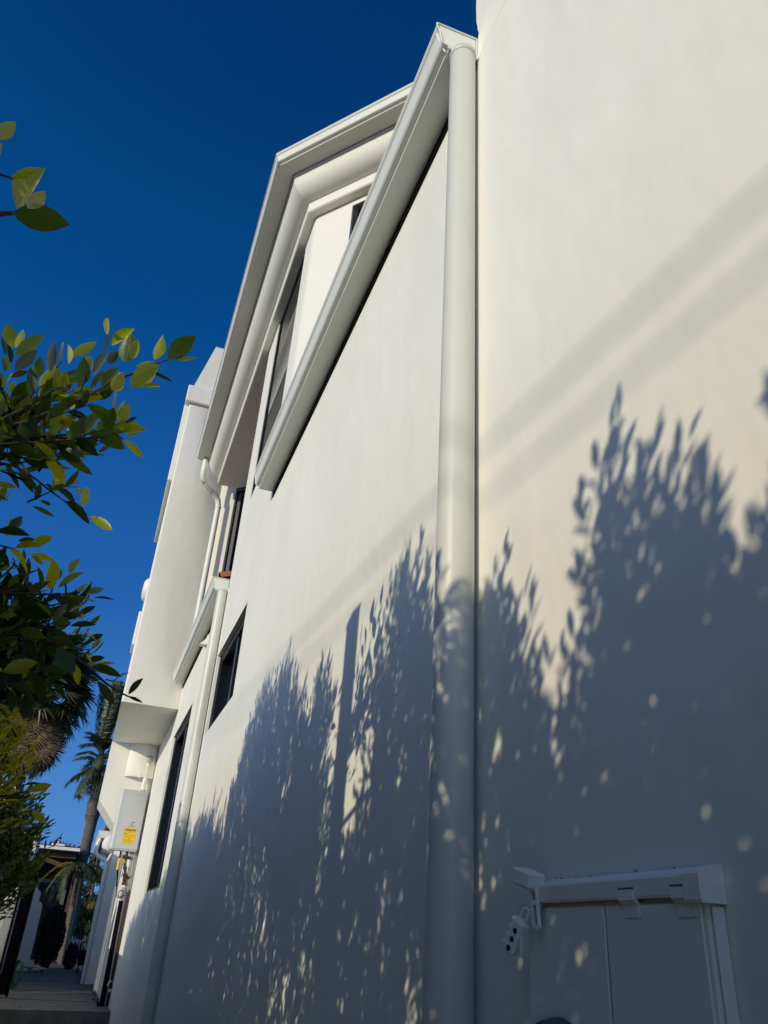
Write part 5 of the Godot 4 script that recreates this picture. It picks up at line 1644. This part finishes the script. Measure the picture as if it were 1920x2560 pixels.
func build_palms():
	# feather palm at the corner of the chimney
	var q := thing("feather_palm", "tall feather palm with a ringed grey trunk beside the chimney", "palm tree", Vector3(-0.04, -1.5, -42))
	begin(q)
	var spine := [[-0.04, -1.5, 0.30], [-0.04, -0.6, 0.28], [-0.05, 0.8, 0.265], [-0.12, 2.4, 0.25], [-0.10, 3.6, 0.245], [-0.10, 4.3, 0.26], [-0.14, 4.6, 0.335], [-0.16, 5.0, 0.27], [-0.2, 5.5, 0.19], [-0.27, 6.1, 0.165], [-0.36, 6.8, 0.14], [-0.42, 7.4, 0.10]]
	var pts := []
	var rr := []
	for i in spine.size() - 1:
		for k in 6:
			var t := k / 6.0
			pts.append(Vector3(lerpf(spine[i][0], spine[i + 1][0], t), lerpf(spine[i][1], spine[i + 1][1], t), -42))
			rr.append(lerpf(spine[i][2], spine[i + 1][2], t) * (1.05 if k % 3 == 0 else 0.985) * rng.randf_range(0.985, 1.015))
	tube(pts, rr, 16)
	done("trunk", M.bark, q)
	begin(q)   # old leaf bases round the swelling
	for k in 16:
		var a := k * 2.4
		var y := 4.3 + 0.10 * k
		var c := Vector3(-0.15 + 0.2 * cos(a), y, -42 + 0.2 * sin(a))
		prism([Vector2(c.x - 0.09, y), Vector2(c.x + 0.09, y), Vector2(c.x + 0.05 + 0.12 * cos(a), y + 0.45), Vector2(c.x - 0.02 + 0.12 * cos(a), y + 0.50)], 2, c.z - 0.03, c.z + 0.03)
	done("leaf_bases", M.bark, q)
	var fm := []
	for k in 4: fm.append(frond_mesh(1.35, 0.6 + 0.16 * k, 300 + k, 0.36, 60))
	for k in 26:
		var a := k * 2.399
		var t := k / 25.0
		var tilt := lerpf(-0.55, 1.05, t) + rng.randf_range(-0.12, 0.12)
		var b := Basis.from_euler(Vector3(0, a, 0)) * Basis.from_euler(Vector3(0, 0, tilt))
		place(q, "frond", fm[k % 4], M.palm if k % 3 else M.palm_light, Vector3(-0.30, lerpf(6.35, 7.5, t), -42), b.scaled(Vector3.ONE * rng.randf_range(0.65, 0.95)))
	for k in 7:   # tight upright spears
		var b := Basis.from_euler(Vector3(0, k * 0.9, 0)) * Basis.from_euler(Vector3(0, 0, 1.28 + 0.05 * k))
		place(q, "frond", frond_mesh(2.5, 0.18, 320 + k, 0.42, 70), M.palm, Vector3(-0.45, 7.4, -42), b)
	# young palm whose arching frond hangs before the dark house
	var y := thing("small_palm", "small palm with a golden arching frond in front of the dark house", "palm tree", Vector3(-0.1, -1.5, -39.5))
	begin(y)
	tube([Vector3(-0.02, -1.5, -39.6), Vector3(-0.06, 0.5, -39.6), Vector3(-0.12, 2.1, -39.5)], [0.10, 0.09, 0.07], 10)
	done("trunk", M.bark, y)
	for k in 9:
		var a: float = [3.0, 3.3, 2.5, 0.5, 1.4, 4.2, 5.2, 3.7, 0.0][k]
		var b := Basis.from_euler(Vector3(0, a, 0)) * Basis.from_euler(Vector3(0, 0, [0.35, 0.1, 0.4, 0.3, 0.5, 0.4, 0.2, -0.3, 0.5][k]))
		place(y, "frond", frond_mesh(0.95 if k else 1.15, 1.15, 340 + k, 0.22, 34), M.palm_gold if k < 2 else M.palm, Vector3(-0.15, 2.15, -39.5), b)
	# fan palm with a skirt of dead leaves
	var f := thing("fan_palm", "fan palm with a hanging skirt of dead brown leaves behind the hedge", "palm tree", Vector3(-4.3, -1.5, -46))
	begin(f)
	tube([Vector3(-4.3, -1.5, -46), Vector3(-4.3, 5.0, -46), Vector3(-4.25, 11.2, -46)], [0.45, 0.38, 0.36], 14)
	done("trunk", M.bark, f)
	var fans := []
	for k in 4: fans.append(fan_mesh(400 + k, 1.15, 1.1))
	for k in 40:
		var a := k * 2.399
		var t := k / 39.0
		var tilt := lerpf(-0.75, 1.2, t) + rng.randf_range(-0.15, 0.15)
		var b := Basis.from_euler(Vector3(0, a, 0)) * Basis.from_euler(Vector3(rng.randf_range(-0.5, 0.5), 0, tilt))
		place(f, "fan_leaf", fans[k % 4], M.fan if k % 4 else M.palm_light, Vector3(-4.25, 10.9 + 0.5 * t, -46), b)
	for k in 110:   # dead skirt
		var a := k * 2.399
		var t := k / 109.0
		var y0 := lerpf(8.9, 11.0, t)
		var b := Basis.from_euler(Vector3(0, a, 0)) * Basis.from_euler(Vector3(rng.randf_range(-0.4, 0.4), 0, -1.35 + rng.randf_range(-0.1, 0.22)))
		place(f, "dead_leaf", fans[k % 4], M.thatch, Vector3(-4.25 + 0.35 * cos(a), y0, -46 + 0.35 * sin(-a)), b.scaled(Vector3(0.95, 0.8, 0.55)))

func airy_tree(called: String, label: String, category: String, base: Vector3, top: float, spread: float, n: int, mat: Material, lean: float, leaf := 0.2):
	var t := thing(called, label, category, base)
	begin(t)
	tube([base, base + Vector3(lean * 0.4, (top - base.y) * 0.5, 0), base + Vector3(lean, top - base.y, 0)], [0.16, 0.11, 0.03], 8)
	done("trunk", M.bark, t)
	var tips := []
	for k in 14:
		var h := rng.randf_range(0.25, 0.95)
		var p0 := base + Vector3(lean * h, (top - base.y) * h, 0)
		var p1 := p0 + Vector3(rng.randfn() * spread, rng.randf_range(0.2, 1.0) * spread, rng.randfn() * spread)
		begin(t)
		tube([p0, (p0 + p1) / 2 + Vector3(0, 0.1, 0), p1], [0.05, 0.035, 0.012], 5)
		done("limb", M.bark, t)
		tips.append([p0, p1])
	var xf := []
	for i in n:
		var s = tips[rng.randi() % tips.size()]
		var p: Vector3 = (s[0] as Vector3).lerp(s[1], rng.randf_range(0.35, 1.1)) + Vector3(rng.randfn(), rng.randfn(), rng.randfn()) * spread * 0.2
		var b := Basis.from_euler(Vector3(rng.randf_range(-1.4, 1.4), rng.randf_range(0, TAU), rng.randf_range(2.2, 4.0)))
		xf.append(Transform3D(b.scaled(Vector3(leaf * 0.35, leaf, leaf * 0.35)), P(p)))
	scatter(t, "foliage", leaf_meshes[1], mat, xf)

func build_far_plants():
	airy_tree("eucalyptus_tree", "thin airy tree with sky showing through, between palm trunk and house", "tree", Vector3(1.1, -1.5, -62), 4.6, 0.8, 2600, M.far_leaf, -0.5, 0.16)
	airy_tree("leafy_tree", "shaggy dark tree crown behind the palm trunk beside the farthest gutter", "tree", Vector3(0.95, -1.5, -55), 4.4, 0.55, 3800, M.palm, -0.3, 0.24)
	var y := thing("spiky_palm", "low yellow-green spiky palm right of the palm trunk at the alley's end", "palm", Vector3(0.75, -1.5, -48))
	begin(y)
	tube([Vector3(0.75, -1.5, -48), Vector3(0.75, -0.4, -48)], [0.2, 0.16], 8)
	done("trunk", M.bark, y)
	for k in 34:
		var a := k * 2.399
		var b := Basis.from_euler(Vector3(0, a, 0)) * Basis.from_euler(Vector3(0, 0, lerpf(-0.3, 1.2, k / 33.0)))
		place(y, "frond", frond_mesh(1.35, 0.6, 500 + k % 5, 0.3, 30), M.palm_light if k % 2 else M.palm_gold, Vector3(0.75, -0.3, -48), b)
	airy_tree("shrub", "olive green shrub filling the gap at the end of the alley", "shrub", Vector3(0.9, -1.5, -44), -0.1, 0.35, 2200, M.palm_light, 0.1, 0.16)
	# dense black-green bush before the dark house
	var d := thing("dense_bush", "dense nearly black bush in the shade before the dark house", "bush", Vector3(-0.55, -1.5, -33.5))
	var xf := []
	for i in 5200:
		var u := Vector3(rng.randfn(), rng.randfn(), rng.randfn()).normalized() * pow(rng.randf(), 0.3)
		var lump := 1.0 + 0.12 * sin(u.x * 9.0 + 1.0) * cos(u.y * 8.0)
		var p := Vector3(-0.56, -0.45, -33.6) + u * Vector3(0.46, 1.0, 0.5) * lump
		if p.y < -1.5: continue
		var b := Basis.from_euler(Vector3(rng.randf_range(-1.4, 1.4), rng.randf_range(0, TAU), rng.randf_range(-1.4, 1.4)))
		xf.append(Transform3D(b.scaled(Vector3(0.04, 0.085, 0.04)), P(p)))
	scatter(d, "foliage", leaf_meshes[0], M.dark_bush, xf)
	begin(d)
	tube([Vector3(-0.56, -1.5, -33.6), Vector3(-0.56, -0.5, -33.6)], [0.06, 0.03], 6)
	done("stem", M.twig, d)
	var d2 := thing("potted_shrub", "dark shrub standing beside the cart at the end of the alley", "shrub", Vector3(0.28, -1.5, -33))
	var xf2 := []
	for i in 1500:
		var u := Vector3(rng.randfn(), rng.randfn(), rng.randfn()).normalized() * pow(rng.randf(), 0.3)
		var p := Vector3(0.26, -1.02, -33.0) + u * Vector3(0.22, 0.42, 0.3)
		var b := Basis.from_euler(Vector3(rng.randf_range(-1.4, 1.4), rng.randf_range(0, TAU), rng.randf_range(-1.4, 1.4)))
		xf2.append(Transform3D(b.scaled(Vector3(0.035, 0.08, 0.035)), P(p)))
	scatter(d2, "foliage", leaf_meshes[0], M.dark_bush, xf2)
	begin(d2)
	tube([Vector3(0.26, -1.5, -33), Vector3(0.26, -1.0, -33)], [0.03, 0.02], 6)
	done("stem", M.twig, d2)

func build_cables():
	# overhead lines that draw the two faint diagonal shadows on the wall
	for k in 2:
		var s: Vector3 = SUN * 12.0
		var o := thing("utility_cable", ["upper overhead cable that throws the wide faint band of shade on the wall", "lower overhead cable that throws the narrow faint band of shade on the wall"][k], "cable", Vector3(1.0 + s.x, 5.0, 0), "overhead cables beside the alley")
		begin(o)
		var pts := []
		for e in [[24.0, [-0.4, -0.6][k], 9.0], [-0.73, [1.37, 1.205][k], 11.5], [-2.0, [1.53, 1.32][k], 12.6], [-8.0, [1.93, 1.75][k], 20.0], [-30.0, [3.4, 3.1][k], 34.0]]:
			pts.append(Vector3(1.0, e[1], e[0]) + SUN * (float(e[2]) - 1.5 * k))
		tube(pts, [[0.0105, 0.0075][k]], 8)
		done("strand", M.cable, o)
		for e in [pts[0], pts[4]]:
			begin(o)
			box(e.x - 0.1, e.x + 0.1, -1.5, e.y + 0.4, e.z - 0.1, e.z + 0.1)
			done("mast", M.wood, o)

func _ready():
	rng = RandomNumberGenerator.new()
	rng.seed = 20240611
	# ---- camera
	var cam := Camera3D.new()
	cam.name = "camera"
	add_child(cam)
	cam.fov = 67.223
	cam.near = 0.05
	cam.far = 600.0
	cam.transform = Transform3D(Basis(Vector3(0.93934, 0.05926, 0.33782), Vector3(-0.21454, 0.86999, 0.44395), -Vector3(0.26759, 0.48950, -0.82993)), P(Vector3.ZERO))
	cam.current = true
	# ---- sky
	var env := Environment.new()
	var sky := Sky.new()
	var pan := PanoramaSkyMaterial.new()
	pan.panorama = ImageTexture.create_from_image(sky_image())
	sky.sky_material = pan
	env.background_mode = Environment.BG_SKY
	env.sky = sky
	env.tonemap_mode = Environment.TONE_MAPPER_LINEAR
	env.tonemap_exposure = 1.0
	env.sdfgi_enabled = true
	env.ssao_enabled = true
	env.ssil_enabled = true
	var we := WorldEnvironment.new()
	we.name = "world_environment"
	we.environment = env
	add_child(we)
	# ---- sun
	var sun := DirectionalLight3D.new()
	sun.name = "sun"
	add_child(sun)
	sun.transform = Transform3D(Basis.looking_at(-SUN.normalized(), Vector3.UP), Vector3(0, 20, 0))
	sun.light_color = Color(1.0, 0.945, 0.815)
	sun.light_energy = 0.885
	sun.light_angular_distance = 0.5
	sun.shadow_enabled = true
	make_materials()
	# ---- setting, then the house and its fittings, then the rest
	build_alley()
	build_house()
	build_heater()
	build_meter_box()
	build_neighbours()
	build_plants()
	build_palms()
	build_far_plants()
	build_cables()
